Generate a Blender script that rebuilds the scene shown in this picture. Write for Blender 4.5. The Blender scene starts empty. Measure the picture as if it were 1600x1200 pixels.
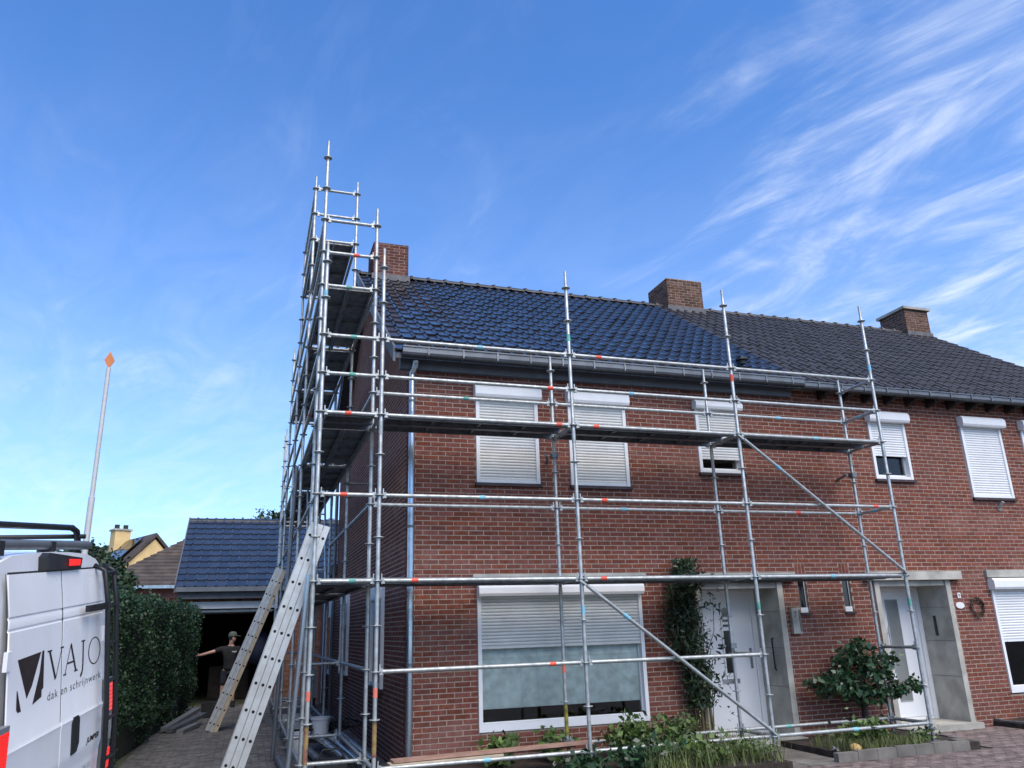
import bpy, math, random
import numpy as np
from mathutils import Vector, Matrix
rnd = random.Random(7)
nrg = np.random.default_rng(11)
PI = math.pi
sc = bpy.context.scene
col = sc.collection
# ------------------------------------------------------------------ camera
cd = bpy.data.cameras.new("Camera"); cam = bpy.data.objects.new("Camera", cd); col.objects.link(cam)
cd.sensor_width = 36.0; cd.lens = 1224.56 / 1600 * 36.0; cd.clip_start = 0.1; cd.clip_end = 3000
CAM = Vector((-1.455, -9.415, 1.435))
cam.matrix_world = Matrix.Translation(CAM) @ (Matrix.Rotation(math.radians(-18.6665), 4, 'Z') @ Matrix.Rotation(math.radians(107.2507), 4, 'X') @ Matrix.Rotation(math.radians(-1.7292), 4, 'Z'))
sc.camera = cam
# ------------------------------------------------------------------ sky, sun, exposure
SUN_EL, SUN_AZ = 52.0, 167.0      # azimuth clockwise from +Y: the veiled sun stands high behind the photographer
wd = bpy.data.worlds.new("World"); sc.world = wd; wd.use_nodes = True
N = wd.node_tree.nodes; L = wd.node_tree.links; N.clear()
def wn(t, **k):
    n = N.new(t)
    for a, b in k.items(): setattr(n, a, b)
    return n
w_out = wn('ShaderNodeOutputWorld'); w_bg = wn('ShaderNodeBackground'); L.new(w_bg.outputs[0], w_out.inputs[0])
sky = wn('ShaderNodeTexSky', sky_type='NISHITA'); sky.sun_disc = False
sky.sun_elevation = math.radians(SUN_EL); sky.sun_rotation = math.radians(SUN_AZ)
sky.altitude = 0; sky.air_density = 1.0; sky.dust_density = 0.4; sky.ozone_density = 2.5
tc = wn('ShaderNodeTexCoord'); sep = wn('ShaderNodeSeparateXYZ'); L.new(tc.outputs['Generated'], sep.inputs[0])
def wmath(op, a, b=None, clamp=False):
    m = wn('ShaderNodeMath', operation=op); m.use_clamp = clamp
    for i, v in enumerate((a, b)):
        if v is None: continue
        if isinstance(v, (int, float)): m.inputs[i].default_value = v
        else: L.new(v, m.inputs[i])
    return m.outputs[0]
zc = wmath('MAXIMUM', sep.outputs[2], 0.02)
den = wmath('ADD', zc, 0.12)
px = wmath('DIVIDE', sep.outputs[0], den); py = wmath('DIVIDE', sep.outputs[1], den)
comb = wn('ShaderNodeCombineXYZ'); L.new(px, comb.inputs[0]); L.new(py, comb.inputs[1])
def wnoise(scale, detail, rough, rot, sx, sy, off, dist=0.0):
    mp = wn('ShaderNodeMapping', vector_type='TEXTURE'); mp.inputs['Rotation'].default_value = (0, 0, rot); mp.inputs['Scale'].default_value = (1/sx, 1/sy, 1); mp.inputs['Location'].default_value = off
    L.new(comb.outputs[0], mp.inputs['Vector'])
    n = wn('ShaderNodeTexNoise'); n.inputs['Scale'].default_value = scale; n.inputs['Detail'].default_value = detail
    n.inputs['Roughness'].default_value = rough; n.inputs['Distortion'].default_value = dist
    L.new(mp.outputs[0], n.inputs['Vector']); return n.outputs[0]
def wramp(v, lo, hi):
    r = wn('ShaderNodeMapRange'); r.interpolation_type = 'SMOOTHSTEP'
    L.new(v, r.inputs['Value']); r.inputs['From Min'].default_value = lo; r.inputs['From Max'].default_value = hi
    return r.outputs['Result']
streak = wnoise(1.8, 10, 0.62, -1.30, 0.85, 2.0, (1.1, 0.4, 0), 1.1)
veil = wnoise(0.55, 5, 0.55, 0.2, 1.0, 1.3, (0.6, 2.2, 0), 0.3)
bias = wmath('MULTIPLY', wramp(wmath('ADD', wmath('SUBTRACT', px, wmath('MULTIPLY', py, 0.7)), 0.5), 0.1, 1.15), 0.17)
cl = wmath('MULTIPLY', wramp(wmath('ADD', streak, bias), 0.48, 0.92), wramp(wmath('ADD', veil, bias), 0.40, 0.70))
horiz = wmath('MULTIPLY', wmath('POWER', wmath('SUBTRACT', 1.0, zc, True), 3.4), 0.66)
patch = wramp(wnoise(3.0, 10, 0.64, -1.2, 0.8, 1.7, (4.2, 1.7, 0), 1.1), 0.34, 0.68)
cl2 = wmath('ADD', wmath('MULTIPLY', wmath('MULTIPLY', cl, wmath('ADD', 0.18, patch)), 0.60), wmath('MULTIPLY', horiz, wmath('ADD', wmath('MULTIPLY', patch, 0.38), wmath('ADD', 0.50, wmath('MULTIPLY', veil, 0.6)))), True)
tint = wn('ShaderNodeMix', data_type='RGBA', blend_type='MULTIPLY'); tint.inputs['Factor'].default_value = 1.0
L.new(sky.outputs[0], tint.inputs['A']); tint.inputs['B'].default_value = (0.42, 0.81, 1.24, 1)
mix = wn('ShaderNodeMix', data_type='RGBA'); L.new(cl2, mix.inputs['Factor']); L.new(tint.outputs['Result'], mix.inputs['A'])
mix.inputs['B'].default_value = (4.9, 5.25, 5.9, 1)
L.new(mix.outputs['Result'], w_bg.inputs['Color']); w_bg.inputs['Strength'].default_value = 0.073
sd = bpy.data.lights.new("Sun", 'SUN'); sun = bpy.data.objects.new("Sun", sd); col.objects.link(sun)
sd.energy = 1.5; sd.angle = math.radians(55); sd.color = (1.0, 0.88, 0.72)
_a = math.radians(SUN_AZ); _e = math.radians(SUN_EL)
sun.rotation_euler = Vector((math.sin(_a) * math.cos(_e), math.cos(_a) * math.cos(_e), math.sin(_e))).to_track_quat('Z', 'Y').to_euler()
vs = sc.view_settings; vs.view_transform = 'Standard'; vs.look = 'None'; vs.gamma = 1.0; vs.use_curve_mapping = False; vs.exposure = 1.56

# ------------------------------------------------------------------ helpers
class MB:
    def __init__(s): s.v = []; s.f = []; s.m = []; s.cur = 0
    def add(s, vs, fs):
        o = len(s.v); s.v += [tuple(p) for p in vs]
        for f in fs: s.f.append(tuple(i + o for i in f)); s.m.append(s.cur)
        return s
    def box(s, x0, x1, y0, y1, z0, z1):
        return s.add([(x0,y0,z0),(x1,y0,z0),(x1,y1,z0),(x0,y1,z0),(x0,y0,z1),(x1,y0,z1),(x1,y1,z1),(x0,y1,z1)],
                     [(0,3,2,1),(4,5,6,7),(0,1,5,4),(1,2,6,5),(2,3,7,6),(3,0,4,7)])
    def obox(s, c, ax, ay, az):   # oriented box: centre and three half-axis vectors
        c, ax, ay, az = Vector(c), Vector(ax), Vector(ay), Vector(az)
        p = [c + ax*i + ay*j + az*k for k in (-1,1) for i, j in ((-1,-1),(1,-1),(1,1),(-1,1))]
        return s.add(p, [(0,3,2,1),(4,5,6,7),(0,1,5,4),(1,2,6,5),(2,3,7,6),(3,0,4,7)])
    def bar(s, p, q, w, h, up=(0,0,1)):
        p, q = Vector(p), Vector(q); d = (q - p)
        side = d.cross(Vector(up))
        if side.length < 1e-6: side = d.cross(Vector((0,1,0)))
        side.normalize(); u = side.cross(d).normalized()
        return s.obox((p+q)/2, d/2, side*w/2, u*h/2)
    def tube(s, pts, r, n=10, caps=True):
        pts = [Vector(p) for p in pts]; rs = r if isinstance(r, (list, tuple)) else [r]*len(pts)
        o = len(s.v); ref = None
        for i, p in enumerate(pts):
            d = (pts[min(i+1, len(pts)-1)] - pts[max(i-1, 0)]).normalized()
            if ref is None:
                ref = d.orthogonal().normalized()
            a = (ref - d*ref.dot(d)); a = a.normalized() if a.length > 1e-5 else d.orthogonal().normalized()
            ref = a; b = d.cross(a)
            for k in range(n):
                t = 2*PI*k/n; s.v.append(tuple(p + (a*math.cos(t) + b*math.sin(t))*rs[i]))
        for i in range(len(pts)-1):
            for k in range(n):
                k2 = (k+1) % n
                s.f.append((o+i*n+k, o+i*n+k2, o+(i+1)*n+k2, o+(i+1)*n+k)); s.m.append(s.cur)
        if caps:
            s.f.append(tuple(o+k for k in reversed(range(n)))); s.m.append(s.cur)
            s.f.append(tuple(o+(len(pts)-1)*n+k for k in range(n))); s.m.append(s.cur)
        return s
    def lathe(s, c, prof, n=16):
        o = len(s.v); c = Vector(c)
        for r, z in prof:
            for k in range(n):
                t = 2*PI*k/n; s.v.append((c.x + r*math.cos(t), c.y + r*math.sin(t), c.z + z))
        for i in range(len(prof)-1):
            for k in range(n):
                k2 = (k+1) % n
                s.f.append((o+i*n+k, o+i*n+k2, o+(i+1)*n+k2, o+(i+1)*n+k)); s.m.append(s.cur)
        return s
    def prism(s, poly, a, b):     # polygon of points extruded from offset vector a to b
        a, b = Vector(a), Vector(b); n = len(poly); o = len(s.v)
        s.v += [tuple(Vector(p)+a) for p in poly] + [tuple(Vector(p)+b) for p in poly]
        s.f.append(tuple(o+i for i in reversed(range(n)))); s.f.append(tuple(o+n+i for i in range(n))); s.m += [s.cur]*2
        for i in range(n):
            j = (i+1) % n; s.f.append((o+i, o+j, o+n+j, o+n+i)); s.m.append(s.cur)
        return s
    def build(s, name, mat, parent=None, smooth=False, auto=None):
        me = bpy.data.meshes.new(name); me.from_pydata(s.v, [], s.f)
        for m in (mat if isinstance(mat, (list, tuple)) else [mat]): me.materials.append(M[m])
        if isinstance(mat, (list, tuple)): me.polygons.foreach_set('material_index', s.m)
        if smooth:
            me.polygons.foreach_set('use_smooth', [True]*len(me.polygons))
        me.update()
        if smooth and auto: me.set_sharp_from_angle(angle=math.radians(auto))
        return link(name, me, parent)
def link(name, data, parent=None, loc=None):
    o = bpy.data.objects.new(name, data); col.objects.link(o)
    if loc is not None: o.location = loc
    if parent is not None:
        o.parent = parent
        if parent.type == 'EMPTY': o.matrix_parent_inverse = Matrix.Translation(-parent.location)
    return o
def tag(o, label=None, cat=None, group=None, kind=None):
    if label: o['label'] = label
    if cat: o['category'] = cat
    if group: o['group'] = group
    if kind: o['kind'] = kind
    return o
def thing(name, label, cat, loc=(0,0,0), group=None):
    o = bpy.data.objects.new(name, None); col.objects.link(o); o.location = loc; o.empty_display_size = 0.2
    return tag(o, label, cat, group)
def structure(o): o['kind'] = 'structure'; return o
def quads_mesh(name, P, mat, parent=None, smooth=False):     # P: (n,4,3) array of quads
    n = len(P); me = bpy.data.meshes.new(name)
    me.vertices.add(n*4); me.vertices.foreach_set('co', np.asarray(P, dtype=np.float32).ravel())
    me.loops.add(n*4); me.loops.foreach_set('vertex_index', np.arange(n*4, dtype=np.int32))
    me.polygons.add(n); me.polygons.foreach_set('loop_start', np.arange(0, n*4, 4, dtype=np.int32))
    me.materials.append(M[mat]); me.update(calc_edges=True); me.validate()
    return link(name, me, parent)
def leaves(name, pts, size, mat, parent=None, aspect=0.55, droop=0.0, outward=None):
    pts = np.asarray(pts, dtype=float); n = len(pts)
    d = nrg.normal(size=(n,3)); d[:,2] -= droop
    if outward is not None: d = d + np.asarray(outward)*0.9
    d /= np.linalg.norm(d, axis=1)[:,None]
    t = np.cross(d, nrg.normal(size=(n,3))); t /= np.linalg.norm(t, axis=1)[:,None]
    nn = np.cross(d, t)
    s = size*(0.6 + 0.8*nrg.random(n))[:,None]
    a = pts - d*s*0.5; c = pts + d*s*0.5
    b = pts + t*s*aspect*0.5 + nn*s*0.10; e = pts - t*s*aspect*0.5 + nn*s*0.10
    return quads_mesh(name, np.stack([a, b, c, e], 1), mat, parent)

# ------------------------------------------------------------------ materials
M = {}
def mat(name, c, rough=0.7, metal=0.0, var=0.15, scale=6.0, bump=0.0, bscale=60.0, c2=None, rand=0.0, spec=None, coat=0.0, emit=None, estr=0.0, island=False, stain=None, croug=0.05, bloom=None):
    m = bpy.data.materials.new(name); m.use_nodes = True; t = m.node_tree; n = t.nodes; l = t.links
    b = n['Principled BSDF']; b.inputs['Roughness'].default_value = rough; b.inputs['Metallic'].default_value = metal
    if spec is not None: b.inputs['Specular IOR Level'].default_value = spec
    if coat: b.inputs['Coat Weight'].default_value = coat; b.inputs['Coat Roughness'].default_value = croug
    geo = n.new('ShaderNodeNewGeometry')
    no = n.new('ShaderNodeTexNoise'); no.inputs['Scale'].default_value = scale; no.inputs['Detail'].default_value = 6
    l.new(geo.outputs['Position'], no.inputs['Vector'])
    def mx(a, bcol, fac, blend='MIX'):
        x = n.new('ShaderNodeMix'); x.data_type = 'RGBA'; x.blend_type = blend
        for k, v in (('A', a), ('B', bcol), ('Factor', fac)):
            if isinstance(v, (int, float)): x.inputs[k].default_value = v
            elif isinstance(v, tuple): x.inputs[k].default_value = v if len(v) == 4 else v + (1,)
            else: l.new(v, x.inputs[k])
        return x.outputs['Result']
    def rng(v, a, bb, c_, d_):
        r = n.new('ShaderNodeMapRange'); l.new(v, r.inputs[0])
        for i, q in enumerate((a, bb, c_, d_)): r.inputs[i+1].default_value = q
        return r.outputs[0]
    cc = c2 if c2 else tuple(x*(1-var*1.6) for x in c)
    out = mx(c, cc, rng(no.outputs[0], 0.35, 0.68, 0, 1))
    if rand:
        oi = n.new('ShaderNodeObjectInfo'); ad = n.new('ShaderNodeMath'); ad.operation = 'ADD'
        l.new(oi.outputs['Random'], ad.inputs[0]); l.new(geo.outputs['Random Per Island'], ad.inputs[1])
        fr = n.new('ShaderNodeMath'); fr.operation = 'FRACT'; l.new(ad.outputs[0], fr.inputs[0])
        hs = n.new('ShaderNodeHueSaturation'); l.new(out, hs.inputs['Color'])
        l.new(rng(fr.outputs[0], 0, 1, 1-rand, 1+rand), hs.inputs['Value'])
        ml = n.new('ShaderNodeMath'); ml.operation = 'MULTIPLY'; l.new(fr.outputs[0], ml.inputs[0]); ml.inputs[1].default_value = 7.31
        f2 = n.new('ShaderNodeMath'); f2.operation = 'FRACT'; l.new(ml.outputs[0], f2.inputs[0])
        l.new(rng(f2.outputs[0], 0, 1, 1-rand*0.5, 1+rand*0.35), hs.inputs['Saturation'])
        l.new(rng(f2.outputs[0], 0, 1, 0.5-rand*0.03, 0.5+rand*0.02), hs.inputs['Hue'])
        out = hs.outputs[0]
    if stain:       # broad weathering patches with a shape of their own
        s2 = n.new('ShaderNodeTexNoise'); s2.inputs['Scale'].default_value = stain[1]; s2.inputs['Detail'].default_value = 4
        l.new(geo.outputs['Position'], s2.inputs['Vector'])
        out = mx(out, stain[0], rng(s2.outputs[0], 0.5, 0.75, 0, stain[2]))
    if bloom:       # pale salt bloom in ragged patches
        s3 = n.new('ShaderNodeTexNoise'); s3.inputs['Scale'].default_value = bloom[1]; s3.inputs['Detail'].default_value = 10; s3.inputs['Roughness'].default_value = 0.7
        mp3 = n.new('ShaderNodeMapping'); mp3.inputs['Scale'].default_value = (0.7, 0.7, 1.9); mp3.inputs['Location'].default_value = (3.3, 0, 1.2); l.new(geo.outputs['Position'], mp3.inputs[0]); l.new(mp3.outputs[0], s3.inputs['Vector'])
        out = mx(out, bloom[0], rng(s3.outputs[0], 0.54, 0.74, 0, bloom[2]))
    l.new(out, b.inputs['Base Color'])
    rr = rng(no.outputs[0], 0.3, 0.7, max(0.02, rough-0.08), min(1, rough+0.08)); l.new(rr, b.inputs['Roughness'])
    if bump:
        n2 = n.new('ShaderNodeTexNoise'); n2.inputs['Scale'].default_value = bscale; n2.inputs['Detail'].default_value = 4
        l.new(geo.outputs['Position'], n2.inputs['Vector'])
        bp = n.new('ShaderNodeBump'); bp.inputs['Strength'].default_value = bump; bp.inputs['Distance'].default_value = 0.01
        l.new(n2.outputs[0], bp.inputs['Height']); l.new(bp.outputs[0], b.inputs['Normal'])
    if emit: b.inputs['Emission Color'].default_value = emit + (1,); b.inputs['Emission Strength'].default_value = estr
    M[name] = m; return m
mat('brick', (0.21,0.074,0.053), 0.95, spec=0.06, var=0.2, scale=18, bump=0.5, bscale=140, rand=0.19, bloom=((0.33,0.20,0.17),0.85,0.45), stain=((0.135,0.062,0.052),1.3,0.6))
mat('brick_dark', (0.15,0.058,0.046), 0.95, spec=0.1, var=0.2, scale=18, bump=0.5, bscale=140, rand=0.3)
mat('lead', (0.13,0.13,0.135), 0.7, var=0.2)
mat('brick_brown', (0.155,0.085,0.062), 0.95, spec=0.1, var=0.3, scale=16, bump=0.5, bscale=140, rand=0.35)
mat('brick_orange', (0.30,0.12,0.06), 0.88, var=0.2, scale=18, bump=0.4, bscale=140, rand=0.25)
mat('mortar', (0.375,0.30,0.245), 0.98, spec=0.04, var=0.15, scale=9, bump=0.4, bscale=200, stain=((0.27,0.22,0.185),1.6,0.6))
mat('tile_blue', (0.030,0.033,0.041), 0.30, var=0.3, scale=5, rand=0.25, spec=0.65, coat=0.85, croug=0.15)
mat('tile_ridge', (0.014,0.018,0.030), 0.5, var=0.25, scale=5, rand=0.2)
mat('tile_dark', (0.050,0.048,0.051), 0.55, var=0.3, scale=6, rand=0.22, bump=0.2, bscale=90)
mat('tile_brown', (0.085,0.066,0.055), 0.85, var=0.3, scale=3, rand=0.2)
mat('galv', (0.47,0.495,0.485), 0.44, 0.5, var=0.22, scale=14, stain=((0.30,0.31,0.30),5.0,0.7))
mat('galv_dark', (0.24,0.26,0.28), 0.5, 0.6, var=0.25, scale=9, bump=0.25, bscale=70)
mat('zinc', (0.15,0.165,0.18), 0.45, 0.35, var=0.15, scale=5)
mat('zinc_new', (0.44,0.50,0.55), 0.25, 0.85, var=0.15, scale=6)
mat('alu', (0.60,0.60,0.57), 0.42, 0.65, var=0.12, scale=12, stain=((0.40,0.39,0.36),3.0,0.5))
mat('yellow_paint', (0.34,0.30,0.05), 0.6, 0.1, var=0.4, scale=14)
mat('rust_paint', (0.20,0.07,0.065), 0.75, 0.1, c2=(0.34,0.27,0.08), scale=11)
mat('tape_coral', (0.85,0.22,0.15), 0.6, var=0.2)
mat('tape_red', (0.75,0.09,0.05), 0.5, var=0.15); mat('tape_blue', (0.22,0.52,0.66), 0.5, var=0.2); mat('tape_green', (0.14,0.46,0.38), 0.5, var=0.3)
mat('black_steel', (0.014,0.015,0.017), 0.4, 0.2, var=0.2); mat('black_plastic', (0.016,0.017,0.019), 0.55, var=0.3)
mat('black_hole', (0.006,0.006,0.006), 0.9, var=0)
mat('white_frame', (0.78,0.79,0.79), 0.38, var=0.05, scale=3, stain=((0.55,0.55,0.52),2.0,0.25))
mat('shutter', (0.66,0.665,0.64), 0.45, var=0.06, scale=4, stain=((0.5,0.5,0.46),2.0,0.3))
mat('shutter_white', (0.76,0.775,0.78), 0.42, var=0.05, scale=4)
mat('blind', (0.72,0.83,0.80), 0.85, var=0.18, scale=9)
mat('concrete', (0.46,0.445,0.39), 0.9, var=0.25, scale=3.5, bump=0.25, bscale=90, stain=((0.32,0.31,0.275),2.0,0.7))
mat('fascia', (0.10,0.11,0.125), 0.55, var=0.1); mat('sill_brown', (0.05,0.028,0.026), 0.5, var=0.25)
mat('door_white', (0.74,0.755,0.78), 0.35, var=0.04, scale=2)
mat('frosted', (0.20,0.215,0.21), 0.35, var=0.15, scale=3, spec=0.6)
mat('dark_glass', (0.008,0.009,0.011), 0.06, var=0, spec=0.7)
mat('van_white', (0.84,0.845,0.85), 0.32, var=0.06, scale=2, coat=0.4, stain=((0.62,0.62,0.62),1.8,0.3))
mat('print_brown', (0.022,0.012,0.012), 0.5, var=0.1); mat('print_grey', (0.12,0.12,0.13), 0.5, var=0.05); mat('print_pale', (0.42,0.44,0.47), 0.5, var=0.05)
mat('tail_red', (0.55,0.012,0.012), 0.18, var=0.1, coat=0.6, emit=(0.9,0.02,0.015), estr=0.35)
mat('chrome', (0.62,0.64,0.66), 0.2, 0.9, var=0.05); mat('tyre', (0.015,0.015,0.016), 0.85, var=0.2)
mat('paver', (0.135,0.13,0.125), 0.9, var=0.3, scale=7, rand=0.28, bump=0.4, bscale=120)
mat('paver_red', (0.20,0.15,0.135), 0.9, var=0.3, scale=7, rand=0.25, bump=0.4, bscale=120)
mat('slab', (0.19,0.175,0.155), 0.92, var=0.25, scale=4, rand=0.15, bump=0.3, bscale=90, stain=((0.10,0.095,0.085),1.5,0.7))
mat('joint_sand', (0.05,0.045,0.04), 0.95, var=0.3); mat('street_ground', (0.10,0.085,0.08), 0.95, var=0.3, scale=2)
mat('soil', (0.045,0.032,0.024), 0.95, var=0.4, scale=8, bump=0.8, bscale=40)
mat('earth', (0.09,0.10,0.06), 0.95, var=0.3, scale=0.5)
mat('wood', (0.36,0.215,0.16), 0.75, var=0.2, scale=9, bump=0.2, bscale=50); mat('wood_pale', (0.50,0.41,0.29), 0.75, var=0.15, scale=9)
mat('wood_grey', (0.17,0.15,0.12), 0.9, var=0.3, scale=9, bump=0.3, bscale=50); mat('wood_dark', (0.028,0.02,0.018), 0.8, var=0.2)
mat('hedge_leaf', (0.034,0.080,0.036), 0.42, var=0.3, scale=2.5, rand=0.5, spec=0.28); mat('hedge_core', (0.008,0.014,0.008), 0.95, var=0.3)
mat('tree_leaf', (0.030,0.066,0.022), 0.5, var=0.3, scale=2, rand=0.45); mat('shrub_leaf', (0.034,0.085,0.034), 0.4, var=0.25, scale=4, rand=0.4, spec=0.55)
mat('weed_leaf', (0.11,0.18,0.04), 0.6, var=0.3, scale=3, rand=0.4); mat('ivy_leaf', (0.032,0.062,0.024), 0.5, var=0.3, scale=4, rand=0.5)
mat('grass', (0.14,0.17,0.045), 0.7, var=0.4, scale=4, rand=0.4); mat('straw', (0.22,0.17,0.085), 0.8, var=0.3, rand=0.3); mat('bark', (0.06,0.045,0.035), 0.9, var=0.3, scale=20, bump=0.6)
mat('skin', (0.52,0.30,0.22), 0.55, var=0.1); mat('cloth_black', (0.012,0.012,0.014), 0.9, var=0.2); mat('cloth_navy', (0.022,0.025,0.036), 0.9, var=0.2); mat('cap_green', (0.10,0.115,0.085), 0.85, var=0.15)
mat('wall_yellow', (0.78,0.56,0.26), 0.9, var=0.12, scale=3, bump=0.2, bscale=40); mat('wall_red', (0.26,0.10,0.085), 0.9, var=0.2, scale=6, bump=0.3, bscale=40)
mat('pole_grey', (0.55,0.55,0.54), 0.5, 0.1, var=0.1); mat('orange_sign', (0.62,0.20,0.055), 0.5, var=0.1)
mat('white_plastic', (0.72,0.73,0.72), 0.5, var=0.08); mat('grey_plastic', (0.17,0.18,0.19), 0.55, var=0.1); mat('grey_box', (0.33,0.33,0.32), 0.6, var=0.1)
mat('door_slate', (0.075,0.085,0.105), 0.5, var=0.1); mat('wreath', (0.12,0.07,0.045), 0.9, var=0.4, rand=0.5); mat('cardboard', (0.22,0.15,0.10), 0.9, var=0.2)
mat('ochre_stone', (0.50,0.34,0.13), 0.85, var=0.3, scale=30); mat('navy_bag', (0.012,0.018,0.05), 0.7, var=0.3)
def glassmat():
    m = bpy.data.materials.new('glass'); m.use_nodes = True; t = m.node_tree; n = t.nodes; n.clear(); l = t.links
    o = n.new('ShaderNodeOutputMaterial'); mx = n.new('ShaderNodeMixShader'); tr = n.new('ShaderNodeBsdfTransparent'); tr.inputs[0].default_value = (0.95,0.97,0.97,1)
    gl = n.new('ShaderNodeBsdfGlossy'); gl.inputs['Roughness'].default_value = 0.02
    fr = n.new('ShaderNodeFresnel'); fr.inputs['IOR'].default_value = 1.6
    l.new(fr.outputs[0], mx.inputs[0]); l.new(tr.outputs[0], mx.inputs[1]); l.new(gl.outputs[0], mx.inputs[2]); l.new(mx.outputs[0], o.inputs[0]); M['glass'] = m
glassmat()

# ------------------------------------------------------------------ ground
structure(MB().box(-400, 400, -400, 500, -0.9, -0.455).build('ground', 'street_ground'))
structure(MB().box(-60, 80, -2.9, 90, -0.5, -0.312).build('yard_ground', 'earth'))
def pavers(parent_name, x0, x1, y0, y1, L_, W_, z, m, inside=lambda x, y: True, herring=False, near=300, base='joint_sand'):
    base_o = structure(MB().box(x0, x1, y0, y1, -0.42, z-0.012).build(parent_name, base))
    items = []; g = 0.013; j = 0; y = y0
    while y < y1 - 1e-6:
        off = (j % 2)*L_/2; x = x0 - off
        while x < x1 - 1e-6:
            a, b = max(x, x0), min(x+L_, x1)
            if b - a > 0.04 and inside((a+b)/2, y+W_/2): items.append((a+g/2, b-g/2, y+g/2, min(y+W_, y1)-g/2))
            x += L_
        y += W_; j += 1
    items.sort(key=lambda t: (t[0]-CAM.x)**2 + (t[2]-CAM.y)**2)
    cache = {}
    def block(w, d):
        k = (round(w,3), round(d,3))
        if k not in cache:
            b = MB(); h = 0.02; c = 0.006
            b.add([(0,0,-h),(w,0,-h),(w,d,-h),(0,d,-h),(0,0,-c),(w,0,-c),(w,d,-c),(0,d,-c),(c,c,0),(w-c,c,0),(w-c,d-c,0),(c,d-c,0)],
                  [(0,1,5,4),(1,2,6,5),(2,3,7,6),(3,0,4,7),(4,5,9,8),(5,6,10,9),(6,7,11,10),(7,4,8,11),(8,9,10,11)])
            me = bpy.data.meshes.new('paving_block'); me.from_pydata(b.v, [], b.f); me.materials.append(M[m]); cache[k] = (me, b)
        return cache[k]
    rest = MB()
    for i, (a, b, c, d) in enumerate(items):
        me, mb = block(b-a, d-c); dz = rnd.uniform(-0.003, 0.003)
        if i < near: link('paving_block', me, base_o, (a, c, z+dz))
        else: rest.add([(p[0]+a, p[1]+c, p[2]+z+dz) for p in mb.v], mb.f)
    if rest.v: tag(rest.build('paving_blocks', m, base_o), kind='stuff')
    return base_o
pavers('driveway', -3.0, 0.56, -1.6, 13.98, 0.21, 0.105, -0.295, 'paver')
# garden edge in front of the two doors, as a broken line in plan
def garden_front(x):
    if x < 5.0: return -0.62
    return -0.47
pavers('street_paving', 4.6, 13.5, -2.4, -0.49, 0.205, 0.1, -0.297, 'paver_red')
pavers('garden_path', 8.25, 10.1, -0.48, 1.1, 0.205, 0.1, -0.290, 'paver_red', near=150)
po = structure(MB().box(4.95, 5.92, -0.485, 1.1, -0.42, -0.325).build('slab_path', 'joint_sand'))
for ix in range(3):
    for iy in range(5):
        x = 4.96 + ix*0.32; y = -0.47 + iy*0.315
        MB().box(x, x+0.31, y, y+0.305, -0.345, -0.292 + rnd.uniform(-0.006,0.006)).build('paving_slab', 'slab', po)
structure(MB().box(0.75, 4.93, -0.62, 1.14, -0.42, -0.20).build('soil_bed', 'soil'))
structure(MB().box(5.94, 8.1, -0.40, 1.14, -0.42, -0.22).build('soil_bed', 'soil'))
structure(MB().box(10.1, 14.8, -0.40, 1.14, -0.42, -0.22).build('soil_bed', 'soil'))

# ------------------------------------------------------------------ brickwork
BL, BH, CO, JT = 0.214, 0.0525, 0.065, 0.0125
def courses(u0, u1, z0, z1, openings, topfn=None):
    out = []; k = 0; z = z0
    while z < z1 - 0.02:
        zt = min(z + BH, z1); u = u0 - (k % 2)*BL/2
        while u < u1:
            a, b = max(u, u0), min(u + BL - JT, u1); segs = [(a, b)] if b - a > 0.02 else []
            for (p, q, r, s) in openings:
                if zt > r + 0.004 and z < s - 0.004:
                    ns = []
                    for (a, b) in segs:
                        if b <= p or a >= q: ns.append((a, b)); continue
                        if a < p: ns.append((a, p - 0.004))
                        if b > q: ns.append((q + 0.004, b))
                    segs = ns
            for (a, b) in segs:
                if b - a > 0.025 and (topfn is None or zt < topfn((a+b)/2) - 0.02): out.append((a, b, z, zt))
            u += BL
        z += CO; k += 1
    return out
def brick_mesh(w, h, m, cache):
    k = (round(w, 3), round(h, 3), m)
    if k not in cache:
        d = 0.03; c = 0.003
        v = [(0,d,0),(w,d,0),(w,d,h),(0,d,h),(0,c,0),(w,c,0),(w,c,h),(0,c,h),(c,0,c),(w-c,0,c),(w-c,0,h-c),(c,0,h-c)]
        f = [(0,1,5,4),(1,2,6,5),(2,3,7,6),(3,0,4,7),(4,5,9,8),(5,6,10,9),(6,7,11,10),(7,4,8,11),(8,9,10,11)]
        me = bpy.data.meshes.new('brick'); me.from_pydata(v, [], f); me.materials.append(M[m]); cache[k] = (me, v, f)
    return cache[k]
bcache = {}
def lay(items, xf, wall, m, near, jit=0.0015):      # xf(u, depth, z) -> world; near bricks become objects, the others one part
    rest = MB(); items = sorted(items, key=lambda t: (Vector(xf((t[0]+t[1])/2, 0, t[2])) - CAM).length)
    rot = Vector(xf(1,0,0)) - Vector(xf(0,0,0)); ang = math.atan2(rot.y, rot.x)
    for i, (a, b, z, zt) in enumerate(items):
        me, v, f = brick_mesh(b-a, zt-z, m, bcache); dj = rnd.uniform(-jit, jit)
        if i < near:
            o = link('brick', me, wall, xf(a, dj, z)); o.rotation_euler = (0, 0, ang)
        else: rest.add([xf(a+p[0], dj+p[1], z+p[2]) for p in v], f)
    if rest.v: tag(rest.build('bricks', m, wall), kind='stuff')
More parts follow.
